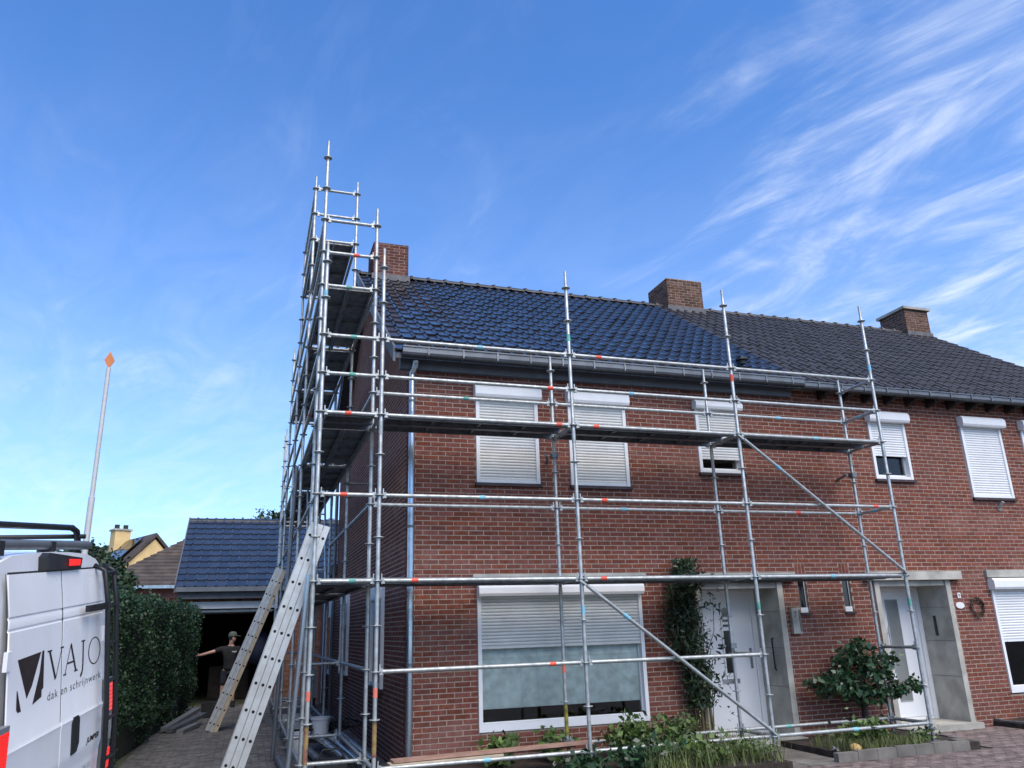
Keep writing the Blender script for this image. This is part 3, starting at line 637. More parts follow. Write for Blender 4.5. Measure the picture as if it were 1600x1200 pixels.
# ------------------------------------------------------------------ scaffold
S = thing('scaffold', 'galvanised steel tube scaffold with decks wrapping the front and gable of the house', 'scaffold', (0, 0, -0.3))
TR = 0.0242
rb = MB(); 
prof = [(TR,-0.005),(0.036,-0.0055),(0.060,-0.005),(0.062,0),(0.060,0.005),(0.036,0.0055),(TR,0.005)]
rb.lathe((0,0,0), prof, 12); rme = bpy.data.meshes.new('rosette'); rme.from_pydata(rb.v, [], rb.f); rme.materials.append(M['galv'])
STD = {}
def standard(x, y, top, z0=-0.10, plate=-0.29, paint=None, ros_from=0.0, lean=None):
    t = MB(); cut = top - 0.22
    t.tube([(x,y,z0),(x,y,cut-0.01),(x,y,cut),(x,y,top)], [TR,TR,0.0195,0.0188], 12)
    s = t.build('standard', 'galv', S, smooth=True, auto=50); STD[(x,y)] = s
    z = ros_from
    while z < cut + 0.01: link('rosette', rme, s, (x, y, z)); z += 0.5
    for k in (2.0, 4.0, 6.0):
        if k < cut - 0.3: MB().tube([(x,y,k-0.24),(x,y,k-0.08)], TR+0.003, 12).build('sleeve', 'galv', s, smooth=True, auto=50)
    j = MB(); j.tube([(x,y,plate+0.004),(x,y,z0+0.05)], 0.0175, 8); j.box(x-0.075,x+0.075,y-0.075,y+0.075,plate,plate+0.006)
    j.tube([(x-0.09,y,z0-0.02),(x+0.09,y,z0-0.02)], 0.009, 6); j.tube([(x,y,z0-0.03),(x,y,z0)], 0.034, 10)
    j.build('base_jack', 'galv_dark', s)
    if paint: MB().tube([(x,y,paint[1]),(x,y,paint[2])], TR+0.0012, 12).build('paint_band', paint[0], s)
    return s
def tape(parent, p, q, f, m, ln=0.08):
    p, q = Vector(p), Vector(q); d = (q-p).normalized(); c = p.lerp(q, f)
    MB().tube([c-d*ln/2, c+d*ln/2], TR+0.0022, 12).build('tape', 'tape_'+m, parent)
def ledger(p, q, tp=None, r=TR, name='ledger'):
    p, q = Vector(p), Vector(q); d = (q-p).normalized(); t = MB()
    t.tube([p+d*0.075, q-d*0.075], r, 12)
    for e, s in ((p, 1), (q, -1)):                      # wedge heads
        t.obox(e+d*s*0.062, d*0.022, d.cross(Vector((0,0,1)))*0.016, (0,0,0.034))
        t.obox(e+d*s*0.048+Vector((0,0,0.02)), d*0.006, d.cross(Vector((0,0,1)))*0.004, (0,0,0.062))
    o = t.build(name, 'galv', S, smooth=True, auto=40)
    for f, m in (tp or []): tape(o, p, q, f, m)
    return o
def deck(x0, x1, y0, y1, z, along):
    # two steel planks side by side in the bay, long direction 'x' or 'y', with cross ribs below
    n = 2; wd = ((y1-y0) if along == 'x' else (x1-x0)); w = (wd-0.06)/n
    for i in range(n):
        mb = MB(); 
        def B(a, b, c, d, e, f):
            if along == 'x': mb.box(a, b, c, d, e, f)
            else: mb.box(c, d, a, b, e, f)
        a0, a1 = ((x0+0.05, x1-0.05) if along == 'x' else (y0+0.05, y1-0.05)); c0 = (y0 if along == 'x' else x0) + 0.03 + i*w; c1 = c0 + w - 0.012
        B(a0, a1, c0, c1, z+0.028, z+0.034); B(a0, a1, c0, c0+0.006, z-0.035, z+0.028); B(a0, a1, c1-0.006, c1, z-0.035, z+0.028)
        B(a0, a1, c0+0.006, c0+0.03, z-0.035, z-0.030); B(a0, a1, c1-0.03, c1-0.006, z-0.035, z-0.030)
        k = a0 + 0.02
        while k < a1: B(k, k+0.03, c0+0.006, c1-0.006, z-0.012, z+0.027); k += 0.62
        mb.build('deck_plank', 'galv_dark', S)
XS = [-0.732, 0.0, 2.572, 5.144, 7.716]; W = 0.732
B1, B2, B3, B4 = 'rust_paint', 'yellow_paint', 'tape_red', 'tape_blue'
standard(XS[0], 0, 6.28, paint=('rust_paint', 0.1, 0.48)); standard(XS[1], 0, 6.28, paint=('rust_paint', 0.12, 0.48)); standard(XS[2], 0, 6.26); standard(XS[3], 0, 6.26); standard(XS[4], 0, 6.26, z0=-0.06, plate=-0.225)
standard(XS[0], W, 8.28); standard(XS[1], W, 7.28, z0=-0.1, plate=-0.29); standard(XS[2], W, 5.22, z0=0.06, plate=0.0, ros_from=0.5, paint=('yellow_paint', 0.1, 0.47)); standard(XS[3], W, 5.22); standard(XS[4], W, 5.22, plate=-0.235)
for x, zz, c in ((0, 0.78, 'coral'), (-0.732, 0.78, 'coral'), (5.144, 4.85, 'red'), (2.572, 5.25, 'green'), (2.572, 1.62, 'blue'), (5.144, 1.62, 'green'), (7.716, 5.2, 'blue'), (7.716, 1.62, 'green'), (-0.732, 5.55, 'blue')):
    tape(STD[(x,0)], (x,0,zz-0.05), (x,0,zz+0.05), 0.5, c, 0.1)
tape(STD[(XS[2],W)], (XS[2],W,0.85), (XS[2],W,0.95), 0.5, 'coral', 0.1)
P = lambda i, y, z: (XS[i], y, z)
colr = ['red', 'blue', 'green']
for z in (2.0, 3.0, 4.0, 4.5, 5.0):
    for i in range(4):
        tp = {(2.0,1):[(0.17,'red')],(2.0,2):[(0.12,'red')],(2.0,3):[(0.5,'blue')],(3.0,1):[(0.5,'blue')],(3.0,2):[(0.15,'red')],(3.0,3):[(0.87,'red')],(3.0,0):[(0.42,'red')],(4.0,0):[(0.45,'red')],(4.0,1):[(0.92,'red')],(4.0,2):[(0.13,'red')],(4.0,3):[(0.52,'blue')],(4.5,1):[(0.88,'red')],(4.5,2):[(0.35,'blue')],(4.5,0):[(0.5,'green')],(5.0,0):[(0.5,'green')],(5.0,1):[(0.5,'blue')],(5.0,2):[(0.17,'red')],(2.0,0):[(0.6,'green')]}.get((z,i))
        ledger(P(i,0,z), P(i+1,0,z), tp)
for i in (1,2,3):
    ledger(P(i,0,0), P(i+1,0,0), [(0.5,'blue')]); 
    ledger(P(i,W,3.0), P(i+1,W,3.0), {1:None,2:[(0.4,'blue')],3:[(0.55,'red')]}[i]); ledger(P(i,W,4.5), P(i+1,W,4.5), {1:[(0.5,'green')],2:None,3:[(0.5,'blue')]}[i])
    for z in (2.0, 4.0): ledger(P(i,W,z), P(i+1,W,z))
ledger(P(2,W,0), P(3,W,0)); ledger(P(3,W,0), P(4,W,0), [(0.3,'green')])
ledger(P(1,0,1.0), P(2,0,1.0), [(0.83,'red')]); ledger(P(2,0,1.0), P(3,0,1.0))
for i in range(1, 5):
    for z in ((0,1.0,2.0,4.0,4.5,5.0,3.0) if i == 4 else (0,2.0,4.0) if i != 3 else (0,1.0,2.0,4.0)):
        if not (i == 2 and z == 0): ledger(P(i,0,z), P(i,W,z), [(0.5,'blue')] if i == 4 and z in (3.0,4.5) else None, name='transom')
for i in range(4):
    for z in (2.0, 4.0): deck(XS[i], XS[i+1], 0, W, z, 'x')
def brace(p, q):
    p, q = Vector(p), Vector(q); d = (q-p).normalized(); o = Vector((0,-0.055,0))
    b = MB().tube([p+o+d*0.06, q+o-d*0.06], 0.0235, 12)
    for e in (p, q): b.obox(e+o*0.6, d*0.05, (0,0.03,0), d.cross(Vector((0,1,0)))*0.012)
    br = b.build('brace', 'galv', S, smooth=True, auto=40); tape(br, p+o, q+o, 0.22, 'blue', 0.1)
brace(P(3,0,3.95), P(4,0,2.02)); brace(P(2,0,1.95), P(3,0,0.03))
for x, y, z in ((2.572, W, 3.74), (7.716, W, 3.62), (5.144, W, 1.1)):           # wall ties
    MB().tube([(x-0.14,y-0.03,z),(x+0.05,FY-0.01,z)], 0.021, 10).build('wall_tie', 'galv_dark', S); MB().box(x-0.045,x+0.045,y-0.05,y+0.05,z-0.035,z+0.035).build('clamp', 'galv_dark', S)
# gable side
YS = [0.732, 3.304, 5.876, 8.448, 10.29, 11.02]
tops = {3.304: (9.25, 9.25), 5.876: (9.25, 8.2), 8.448: (7.75, 7.25), 10.29: (6.3, 6.2), 11.02: (6.3, 6.3)}
for y, (a, b) in tops.items(): standard(XS[0], y, a); standard(0.0, y, b)
def side_rail(x, y0, y1, z, tp=None): ledger((x,y0,z), (x,y1,z), tp)
bays = list(zip(YS, YS[1:])); hi = [7.0, 9.0, 7.0, 5.0, 5.0]
decks = [(2.0,4.0,6.0), (2.0,4.0,6.0,8.0), (2.0,4.0,6.0), (2.0,4.0), (2.0,4.0)]
for (y0, y1), h, dk in zip(bays, hi, decks):
    for z in (0.0, 2.0, 3.0, 4.0, 4.5, 5.0, 6.0, 6.5, 7.0, 8.0, 8.5, 9.0):
        if z <= h: side_rail(XS[0], y0, y1, z, [(0.5, rnd.choice(colr))] if rnd.random() < 0.3 else None)
    for z in (0.0, 1.0, 3.0, 4.5):
        if z <= h: side_rail(0.0, y0, y1, z)
    for z in dk:
        side_rail(0.0, y0, y1, z); deck(XS[0], 0.0, y0, y1, z, 'y')
for z in (2.0, 3.0, 4.0, 4.5, 5.0): side_rail(XS[0], 0.0, W, z)
for y, zs in ((W, (0.0, 2.0, 4.0, 6.0, 6.5, 7.0)), (3.304, (0.0, 1.0, 2.0, 4.0, 6.0, 8.0, 8.5, 9.0)), (5.876, (0.0, 2.0, 4.0, 6.0, 8.0)), (8.448, (0.0, 2.0, 4.0, 6.0)), (10.29, (0.0, 2.0, 4.0)), (11.02, (0.0, 1.0, 2.0, 3.0, 4.0, 4.5, 5.0))):
    for z in zs: ledger((XS[0],y,z), (0.0,y,z), [(0.62,'red')] if (y, z) in ((W,6.5),) else [(0.5,'green')] if z == 6.0 else None, name='transom')
MB().tube([(-0.1,3.25,3.72),(GX-0.01,3.30,3.72)], 0.021, 10).build('wall_tie', 'galv_dark', S)
MB().tube([(-0.1,8.4,5.6),(GX-0.01,8.4,5.6)], 0.021, 10).build('wall_tie', 'galv_dark', S)
# access ladder inside the gable scaffold
for x in (-0.50, -0.20): MB().tube([(x,4.2,2.0),(x,5.2,4.1)], 0.018, 8).build('ladder_rail', 'alu', S)
for k in range(8): z = 2.2+k*0.25; MB().tube([(-0.50,4.2+(z-2)*0.476,z),(-0.20,4.2+(z-2)*0.476,z)], 0.014, 8).build('ladder_rung', 'alu', S)
def loose(name, p, q, r, m, label): tag(MB().tube([p,q], r, 12).build(name, m, smooth=True, auto=50), label, 'tube')
loose('loose_tube', (-0.93,0.02,-0.29), (-0.79,-0.04,2.08), 0.028, 'zinc_new', 'bright new metal tube leaning on the front corner of the scaffold')
loose('loose_tube', (-0.93,3.42,-0.29), (-0.80,3.40,4.0), 0.03, 'zinc', 'bluish metal tube leaning on the second scaffold row beside the driveway')

# ------------------------------------------------------------------ garage
ga = thing('garage', 'brick garage with glossy blue tiled roof and open door at the end of the driveway', 'garage', (-1.0, 16.7, -0.3))
GYf = 14.0
gw = MB(); gop2 = [(-2.75, -0.66, -0.5, 2.15)]
wall_boxes(gw, -3.1, 1.9, -0.45, 2.62, gop2, lambda u, d, z: (u, GYf+d, z), 0.008, 0.2)
gw.box(-3.1, -2.9, GYf+0.2, 19.4, -0.45, 2.62); gw.box(1.7, 1.9, GYf+0.2, 19.4, -0.45, 2.62); gw.box(-2.9, 1.7, 19.2, 19.4, -0.45, 2.62)
for xx in (-3.1, 1.72): gw.prism([(xx,13.75,2.6),(xx,19.4,2.6),(xx,16.7,4.68)], (0,0,0), (0.18,0,0))
gwo = gw.build('wall', 'mortar', ga)
lay(courses(-3.1, 1.9, cz0, 2.62, gop2), lambda u, d, z: (u, GYf+d, z), gwo, 'brick_orange', 0)
gl = MB(); gl.box(-2.89, 1.69, 19.15, 19.19, -0.3, 2.6); gl.box(-2.89, -2.86, GYf+0.22, 19.14, -0.3, 2.6); gl.box(1.66, 1.69, GYf+0.22, 19.14, -0.3, 2.6); gl.box(-2.85, 1.65, GYf+0.25, 19.14, 2.5, 2.53); gl.build('shade_lining', 'wood_dark', ga)  # added dark lining; its colour stands in for deep shade inside the garage
MB().box(-2.85, -0.60, GYf-0.06, GYf+0.05, 2.15, 2.33).build('door_header', 'white_frame', ga)
MB().box(-2.75, -0.70, GYf+0.1, GYf+2.2, 2.06, 2.12).build('raised_door', 'white_frame', ga)
MB().box(-3.15, 1.95, 13.68, 13.98, 2.40, 2.60).build('fascia_board', 'fascia', ga)
MB().box(-3.2, 2.0, 13.52, 13.66, 2.58, 2.70).build('gutter', 'zinc', ga)
grf = MB(); 
for (ya, yb) in ((13.58, 16.7), (19.8, 16.7)):
    p = [Vector((-3.2,ya,2.68)), Vector((2.0,ya,2.68)), Vector((2.0,yb,4.84)), Vector((-3.2,yb,4.84))]
    grf.add(p + [q - Vector((0,0,0.1)) for q in p], [(0,1,2,3),(7,6,5,4),(0,4,5,1),(1,5,6,2),(2,6,7,3),(3,7,4,0)])
gro = grf.build('roof', 'tile_blue', ga)
_sl = Vector((0, 3.12, 2.16)); gsd = _sl.normalized(); gn = Vector((0,-gsd.z,gsd.y))
me0, v0, f0 = tile_mesh('flat', 'tile_blue')
gv = []
for (x, y, z) in v0:
    a = Vector((0,y,z)); s_, h_ = a.dot(sd_), a.dot(nrm); q = gsd*s_*0.98 + gn*h_; gv.append((x*1.28, q.y, q.z))
gme = bpy.data.meshes.new('roof_tile'); gme.from_pydata(gv, [], f0); gme.materials.append(M['tile_blue']); gme.polygons.foreach_set('use_smooth', [True]*len(f0)); gme.set_sharp_from_angle(angle=math.radians(50))
for r in range(12):
    for c in range(20):
        q = Vector((-3.22+c*0.26, 13.58, 2.72)) + gsd*(r*0.326-0.05)
        if q.y < 16.62: link('roof_tile', gme, gro, q)
for k in range(14): 
    mb = MB(); x = -3.22+k*0.375; mb.tube([(x,16.7,4.80),(x+0.04,16.7,4.80),(x+0.39,16.7,4.80)], [0.135,0.125,0.115], 10); mb.build('ridge_tile', 'tile_ridge', gro, smooth=True, auto=50)
MB().prism([(-3.24,13.55,2.56),(-3.24,13.55,2.80),(-3.24,16.7,4.96),(-3.24,16.7,4.72)], (0,0,0), (0.03,0,0)).build('verge_board', 'fascia', ga)
# things inside the dark garage
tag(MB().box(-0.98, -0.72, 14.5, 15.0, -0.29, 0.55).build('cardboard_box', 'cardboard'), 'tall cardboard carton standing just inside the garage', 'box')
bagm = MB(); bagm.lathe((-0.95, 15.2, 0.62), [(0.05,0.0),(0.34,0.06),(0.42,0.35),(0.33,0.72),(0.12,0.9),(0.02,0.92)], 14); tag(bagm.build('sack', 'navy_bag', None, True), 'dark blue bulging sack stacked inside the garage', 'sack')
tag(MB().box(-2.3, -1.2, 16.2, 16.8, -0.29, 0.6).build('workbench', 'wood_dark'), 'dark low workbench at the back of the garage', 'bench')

# ------------------------------------------------------------------ houses far behind
yh = thing('yellow_house', 'far yellow house with brown roof, solar panel and small chimney', 'house', (-6.5, 32, -0.3))
yA = Vector((-5.51,30.0,5.85)); yd_ = Vector((-0.448,0.894,0)); yhh = Vector((0.894,0.448,0)); HWd = 3.2; dn = Vector((0,0,-3.36))
gab = [yA+Vector((0,0,-0.1)), yA-yhh*HWd+dn, Vector((*(yA-yhh*HWd).xy,-0.4)), Vector((*(yA+yhh*HWd).xy,-0.4)), yA+yhh*HWd+dn]
MB().prism(gab, (0,0,0), yd_*9).build('wall', 'wall_yellow', yh)
rfm = MB()
for sg in (-1, 1):
    e = yA + yhh*sg*(HWd+0.4) + Vector((0,0,-3.78)); rfm.prism([yA, e, e+Vector((0,0,0.17)), yA+Vector((0,0,0.17))], yd_*-0.12, yd_*9.3)
yr = rfm.build('roof', 'tile_brown', yh)
yc = yA + yd_*3.6 - yhh*0.3
MB().obox(yc+Vector((0,0,0.1)), yd_*0.32, yhh*0.36, (0,0,0.5)).build('chimney', 'wall_yellow', yr); MB().obox(yc+Vector((0,0,0.64)), yd_*0.38, yhh*0.42, (0,0,0.04)).build('chimney_cap', 'concrete', yr)
for k in (-0.2, 0.2): MB().tube([yc+yhh*k+Vector((0,0,0.68)), yc+yhh*k+Vector((0,0,0.90))], 0.11, 10).build('chimney_pot', 'black_plastic', yr)
ysl = (yhh*-1 + Vector((0,0,-1.05))).normalized(); yn = yd_.cross(ysl); yn = yn if yn.z > 0 else -yn
for k in (0, 1): MB().obox(yA + ysl*1.0 + yd_*(1.1+k*1.05) + yn*0.24, ysl*0.8, yd_*0.5, yn*0.025).build('solar_panel', 'dark_glass', yr)
bh = thing('brick_house', 'far red brick house with plain brown roof beside the garage', 'house', (-4.5, 26, -0.3))
MB().box(-6.6, 2.0, 25.2, 30.0, -0.4, 3.42).build('wall', 'wall_red', bh)
br = MB(); p = [Vector((-7.0,24.8,3.38)), Vector((2.3,24.8,3.38)), Vector((2.3,27.6,5.5)), Vector((-3.9,27.6,5.5))]
br.add(p + [Vector((-7.0,30.4,3.38)), Vector((2.3,30.4,3.38))], [(0,1,2,3),(3,2,5,4),(0,3,4),(0,4,5,1)]); bro = br.build('roof', 'tile_brown', bh)
rc = MB()
for k in range(14):
    t = k/14; t2 = (k+1)/14; y, z, x, y2, z2, x2 = 24.75+2.85*t, 3.41+2.13*t, -7.05+3.13*t, 24.75+2.85*t2, 3.41+2.13*t2, -7.05+3.13*t2
    rc.add([(x,y,z),(2.3,y,z),(2.3,y,z+0.07),(x,y,z+0.07),(x2,y2,z2+0.02),(2.3,y2,z2+0.02)], [(0,1,2,3),(3,2,5,4),(0,3,4)])
tag(rc.build('tile_courses', 'tile_brown', bro), kind='stuff')
MB().box(-7.05, 2.3, 24.68, 24.79, 3.28, 3.40).build('gutter', 'zinc_new', bh)

# ------------------------------------------------------------------ vegetation
def tree(name, label, base, h, crown, nleaf, lsize, lm, cat='tree', limbs=7, trunk_r=0.12, aspect=0.6, clump=26):
    o = thing(name, label, cat, base); bx, by, bz = base; tr = MB()
    top = Vector((bx, by, crown[0][2]))
    tr.tube([(bx,by,bz-0.05),(bx+0.03,by,bz+(top.z-bz)*0.5),top], [trunk_r,trunk_r*0.75,trunk_r*0.4], 8)
    for i in range(limbs):
        c = crown[i % len(crown)]; e = Vector(c[:3]) + Vector((rnd.uniform(-1,1)*c[3],rnd.uniform(-1,1)*c[4],rnd.uniform(-.2,.8)*c[5]))*0.7
        s = Vector((bx,by,bz)).lerp(top, rnd.uniform(0.45,0.95)); tr.tube([s, s.lerp(e,0.5)+Vector((0,0,0.05*h)), e], [trunk_r*0.4,trunk_r*0.22,trunk_r*0.08], 6)
    tr.build('trunk', 'bark', o, smooth=True)
    pts = []
    for c in crown:
        n = int(nleaf/len(crown)/clump)
        for _ in range(n):
            d = nrg.normal(size=3); d /= np.linalg.norm(d); r = nrg.random()**0.42
            cc = np.array(c[:3]) + d*r*np.array(c[3:6]); pts.append(cc + nrg.normal(size=(clump,3))*np.array(c[3:6])*0.17)
    leaves('crown', np.concatenate(pts), lsize, lm, o, aspect); return o
tree('garden_tree', 'dark green leafy tree behind the hedge left of the tall pole', (-4.5,8.9,-0.3), 3.4, [(-4.5,8.9,2.75,0.62,0.6,0.55),(-4.0,8.7,2.55,0.42,0.5,0.38),(-4.95,9.0,2.8,0.45,0.5,0.42)], 7000, 0.10, 'tree_leaf')
tree('garden_tree', 'green treetop showing above the garage ridge', (-0.3,24,-0.3), 6.4, [(-0.6,24,5.55,1.0,0.9,0.65),(0.5,24,5.7,0.8,0.9,0.55)], 4000, 0.16, 'tree_leaf')
# hedge along the driveway: dense leaf shell over a dark core
hg = thing('hedge', 'tall dense dark green hedge along the left side of the driveway', 'hedge', (-3.6, 6.0, -0.3))
def hx(y): return -3.25 + 0.062*y
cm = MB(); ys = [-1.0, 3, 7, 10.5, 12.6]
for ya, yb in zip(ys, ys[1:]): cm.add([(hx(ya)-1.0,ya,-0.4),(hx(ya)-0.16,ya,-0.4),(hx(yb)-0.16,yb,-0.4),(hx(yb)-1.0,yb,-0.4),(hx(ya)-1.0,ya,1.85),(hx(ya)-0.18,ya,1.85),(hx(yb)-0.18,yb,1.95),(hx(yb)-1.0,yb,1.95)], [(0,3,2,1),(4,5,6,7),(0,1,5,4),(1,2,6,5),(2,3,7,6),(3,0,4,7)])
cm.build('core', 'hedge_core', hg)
def bumpy(y, z): return 0.07*math.sin(y*2.3+z*1.7) + 0.06*math.sin(y*5.1-z*3.3) + 0.05*math.sin(z*6+y)
pts = []
for _ in range(34000):
    y = rnd.uniform(-1.1, 12.8); z = rnd.uniform(-0.3, 2.02); pts.append((hx(y) - 0.10 + bumpy(y,z) + rnd.gauss(0,0.05) - (0.12 if z < 0.1 else 0), y, z))
for _ in range(15000):
    y = rnd.uniform(-1.1, 12.8); x = rnd.uniform(-1.0, 0.0); pts.append((hx(y)+x, y, 1.98 + 0.008*y + bumpy(y,x*3)*0.7 + rnd.gauss(0,0.05)))
for _ in range(3500): x = rnd.uniform(-1.0,0); z = rnd.uniform(-0.3,2.0); pts.append((hx(12.7)+x, 12.72+rnd.gauss(0,0.06)+bumpy(x*3,z), z)); 
for _ in range(3000): x = rnd.uniform(-1.0,0); z = rnd.uniform(-0.3,2.0); pts.append((hx(-1)+x, -1.05+rnd.gauss(0,0.06), z))
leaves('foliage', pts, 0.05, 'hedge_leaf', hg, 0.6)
st = MB()
for k in range(12): y = -0.6+k*1.15; st.tube([(hx(y)-0.35,y,-0.32),(hx(y)-0.3,y,0.7)], [0.03,0.015], 6)
st.build('stem', 'bark', hg)
# small tree in the bed between the doors
tree('small_tree', 'small round tree with large glossy leaves in the bed between the doors', (7.38,0.9,-0.22), 1.5, [(7.15,0.72,0.62,0.40,0.36,0.30),(7.62,0.7,0.72,0.36,0.34,0.26),(7.2,0.75,0.88,0.34,0.34,0.22),(6.75,0.72,0.5,0.32,0.32,0.16),(7.92,0.66,0.45,0.22,0.28,0.16),(7.4,0.7,0.35,0.45,0.3,0.16)], 1900, 0.095, 'shrub_leaf', limbs=12, trunk_r=0.055, aspect=0.62, clump=14)
# climbing plant on the wall left of the first door
cp = thing('climbing_plant', 'dark climbing shrub growing up the wall left of the first door', 'climber', (4.75, 0.95, -0.12))
sm = MB()
for i in range(22):
    x = 4.74 + rnd.gauss(0,0.07); y = 1.0+rnd.uniform(-0.08,0.08); x2 = 4.62+rnd.gauss(0,0.16)
    sm.tube([(x,y,-0.12),(x+rnd.gauss(0,0.04),y,0.6),(x2,0.98+rnd.gauss(0,.06),1.3),(x2+rnd.gauss(0,.1),0.98,rnd.uniform(1.6,2.25))], [0.009,0.008,0.006,0.003], 5)
sm.build('stem', 'straw', cp)
pts = []
for _ in range(3600):
    z = rnd.uniform(0.3, 2.32); c = 4.60 + 0.05*math.sin(z*3) + (0.06 if z < 0.9 else 0); wdt = 0.175 if z > 1.2 else 0.12 + 0.045*z
    if z > 2.12: wdt *= 0.75
    pts.append((c + max(-1.7, min(1.7, rnd.gauss(0, 0.75)))*wdt, 0.95 + rnd.gauss(0,0.09), z))
for _ in range(90): z = rnd.uniform(0.1,1.9); pts.append((4.98+abs(rnd.gauss(0,0.13)), 0.95+rnd.gauss(0,0.08), z))
leaves('foliage', pts, 0.085, 'ivy_leaf', cp, 0.34, droop=0.3)
# weeds of the front bed
def shrub(name, label, base, rx, ry, h, n, size, m, cat='shrub', aspect=0.6, group=None):
    o = thing(name, label, cat, base, group); bx, by, bz = base; s = MB(); pts = []
    for i in range(max(5, n//45)):
        e = Vector((bx+rnd.gauss(0,0.5)*rx, by+rnd.gauss(0,0.5)*ry, bz+h*rnd.uniform(0.55,1.0)))
        r0 = Vector((bx+rnd.gauss(0,0.2)*rx, by+rnd.gauss(0,0.2)*ry, bz-0.02)); s.tube([r0, r0.lerp(e,0.5)+Vector((0,0,0.04)), e], [0.008,0.006,0.003], 5)
        k = n//max(5, n//45)
        for _ in range(k): t = rnd.uniform(0.25,1.05); q = r0.lerp(e,t); pts.append((q.x+rnd.gauss(0,0.07), q.y+rnd.gauss(0,0.07), q.z+rnd.gauss(0,0.05)))
    s.build('stem', 'weed_leaf', o); leaves('foliage', pts, size, m, o, aspect); return o
shrub('weed_clump', 'low leafy weeds under the left end of the large window', (1.75,0.75,-0.2), 0.32,0.2,0.36, 260,0.10,'weed_leaf', 'weeds')
shrub('weed_clump', 'leafy weeds under the middle of the large window', (2.4,0.8,-0.2), 0.28,0.2,0.42, 240,0.09,'weed_leaf', 'weeds')
shrub('flowering_shrub', 'tallest green shrub in the front bed right of the scaffold base', (3.35,0.55,-0.2), 0.48,0.35,0.46, 800,0.085,'weed_leaf', 'shrub')
shrub('flowering_shrub', 'light green shrub in front of the window corner and the climber', (4.0,0.55,-0.2), 0.38,0.35,0.42, 650,0.075,'weed_leaf', 'shrub')
shrub('flowering_shrub', 'dark green shrub at the front edge of the bed under the scaffold tube', (3.1,-0.25,-0.2), 0.45,0.25,0.28, 550,0.09,'shrub_leaf', 'shrub')
shrub('weed_clump', 'weeds at the foot of the small tree', (6.75,0.25,-0.22), 0.5,0.3,0.26, 620,0.085,'weed_leaf', 'weeds')
shrub('weed_clump', 'sparse weeds in bare soil beside the right path', (7.6,0.05,-0.22), 0.25,0.2,0.14, 160,0.06,'weed_leaf', 'weeds')
shrub('round_bush', 'round green bush in the bed at the far right edge', (11.05,0.45,-0.22), 0.42,0.4,0.55, 1500,0.075,'weed_leaf', 'bush')
def grass(name, label, x0, x1, y0, y1, z, n, h):
    q = []
    for _ in range(n):
        x = rnd.uniform(x0,x1); y = rnd.uniform(y0,y1); hh = h*rnd.uniform(0.4,1.1); a = rnd.uniform(0,2*PI); dx, dy = math.cos(a), math.sin(a); wv = 0.005; b = rnd.uniform(0.1,0.5)*hh
        q.append([(x-dy*wv,y+dx*wv,z),(x+dy*wv,y-dx*wv,z),(x+dx*b+dy*wv*.4,y+dy*b-dx*wv*.4,z+hh),(x+dx*b-dy*wv*.4,y+dy*b+dx*wv*.4,z+hh)])
    return tag(quads_mesh(name, np.array(q), 'grass'), label, 'grass', None, 'stuff')
grass('grass', 'tall unmown grass in the front bed behind the lowest scaffold tube', 3.0, 4.93, -0.62, 0.5, -0.21, 1300, 0.26)
shrub('weed_clump', 'grassy weeds at the front of the bed next to the slab path', (4.55,-0.2,-0.2), 0.36,0.4,0.24, 600,0.06,'weed_leaf', 'weeds', 0.25)
shrub('weed_clump', 'broad leaved weeds at the front of the bed under the middle of the tube', (3.9,-0.3,-0.2), 0.36,0.25,0.26, 460,0.085,'weed_leaf', 'weeds')
shrub('weed_clump', 'dark leafy weeds below the right end of the plank pile', (2.45,-0.3,-0.2), 0.4,0.2,0.20, 420,0.08,'shrub_leaf', 'weeds')
shrub('weed_clump', 'fine stemmed weeds against the wall left of the climber', (4.3,0.85,-0.2), 0.25,0.2,0.50, 330,0.06,'weed_leaf', 'weeds', 0.35)
grass('grass', 'short grass tufts in the bed around the small tree', 5.98, 7.3, -0.38, 0.4, -0.225, 1300, 0.14)
ORD = ['first','second','third','fourth','fifth','sixth','seventh','eighth']
# kerb stones round the second bed
for k in range(7):
    x = 5.72 + k*0.315; tag(MB().box(x, x+0.30, -0.475+0.01*k, -0.385+0.01*k, -0.4, -0.185+rnd.uniform(-.01,.01)).build('kerb_stone', 'slab'), ORD[k]+' grey kerb stone from the left edging the small tree bed', 'kerb stone', 'kerb stones of the small tree bed')
for k in range(8):
    y = -0.38 + k*0.2; tag(MB().box(10.12, 10.19, y, y+0.19, -0.4, -0.19+rnd.uniform(-.01,.01)).build('kerb_stone', 'paver'), ORD[k]+' dark kerb block from the front along the far right bed', 'kerb stone', 'kerb blocks of the right bed')
for k in range(6):
    y = -0.3 + k*0.22; tag(MB().box(8.12, 8.2, y, y+0.21, -0.4, -0.215+rnd.uniform(-.01,.01)).build('kerb_stone', 'paver'), ORD[k]+' dark kerb block from the front beside the right path', 'kerb stone', 'kerb blocks beside the right path')
tag(MB().bar((7.55,0.80,-0.245),(8.02,-0.16,-0.245),0.2,0.03).build('sole_board', 'wood_grey'), 'weathered wooden board under the rightmost scaffold feet', 'board')
tag(MB().box(7.86,8.08,-0.30,-0.13,-0.36,-0.20).build('wood_block', 'wood_grey'), 'short grey timber block at the end of the sole board', 'block')
st = MB(); st.lathe((6.14,-0.3,-0.22), [(0.02,0.0),(0.07,0.01),(0.08,0.05),(0.055,0.085),(0.02,0.10),(0.005,0.10)], 9); so = st.build('garden_stone', 'ochre_stone', None, True); tag(so, 'ochre yellow lump of stone at the edge of the small tree bed', 'stone')
pa = MB()
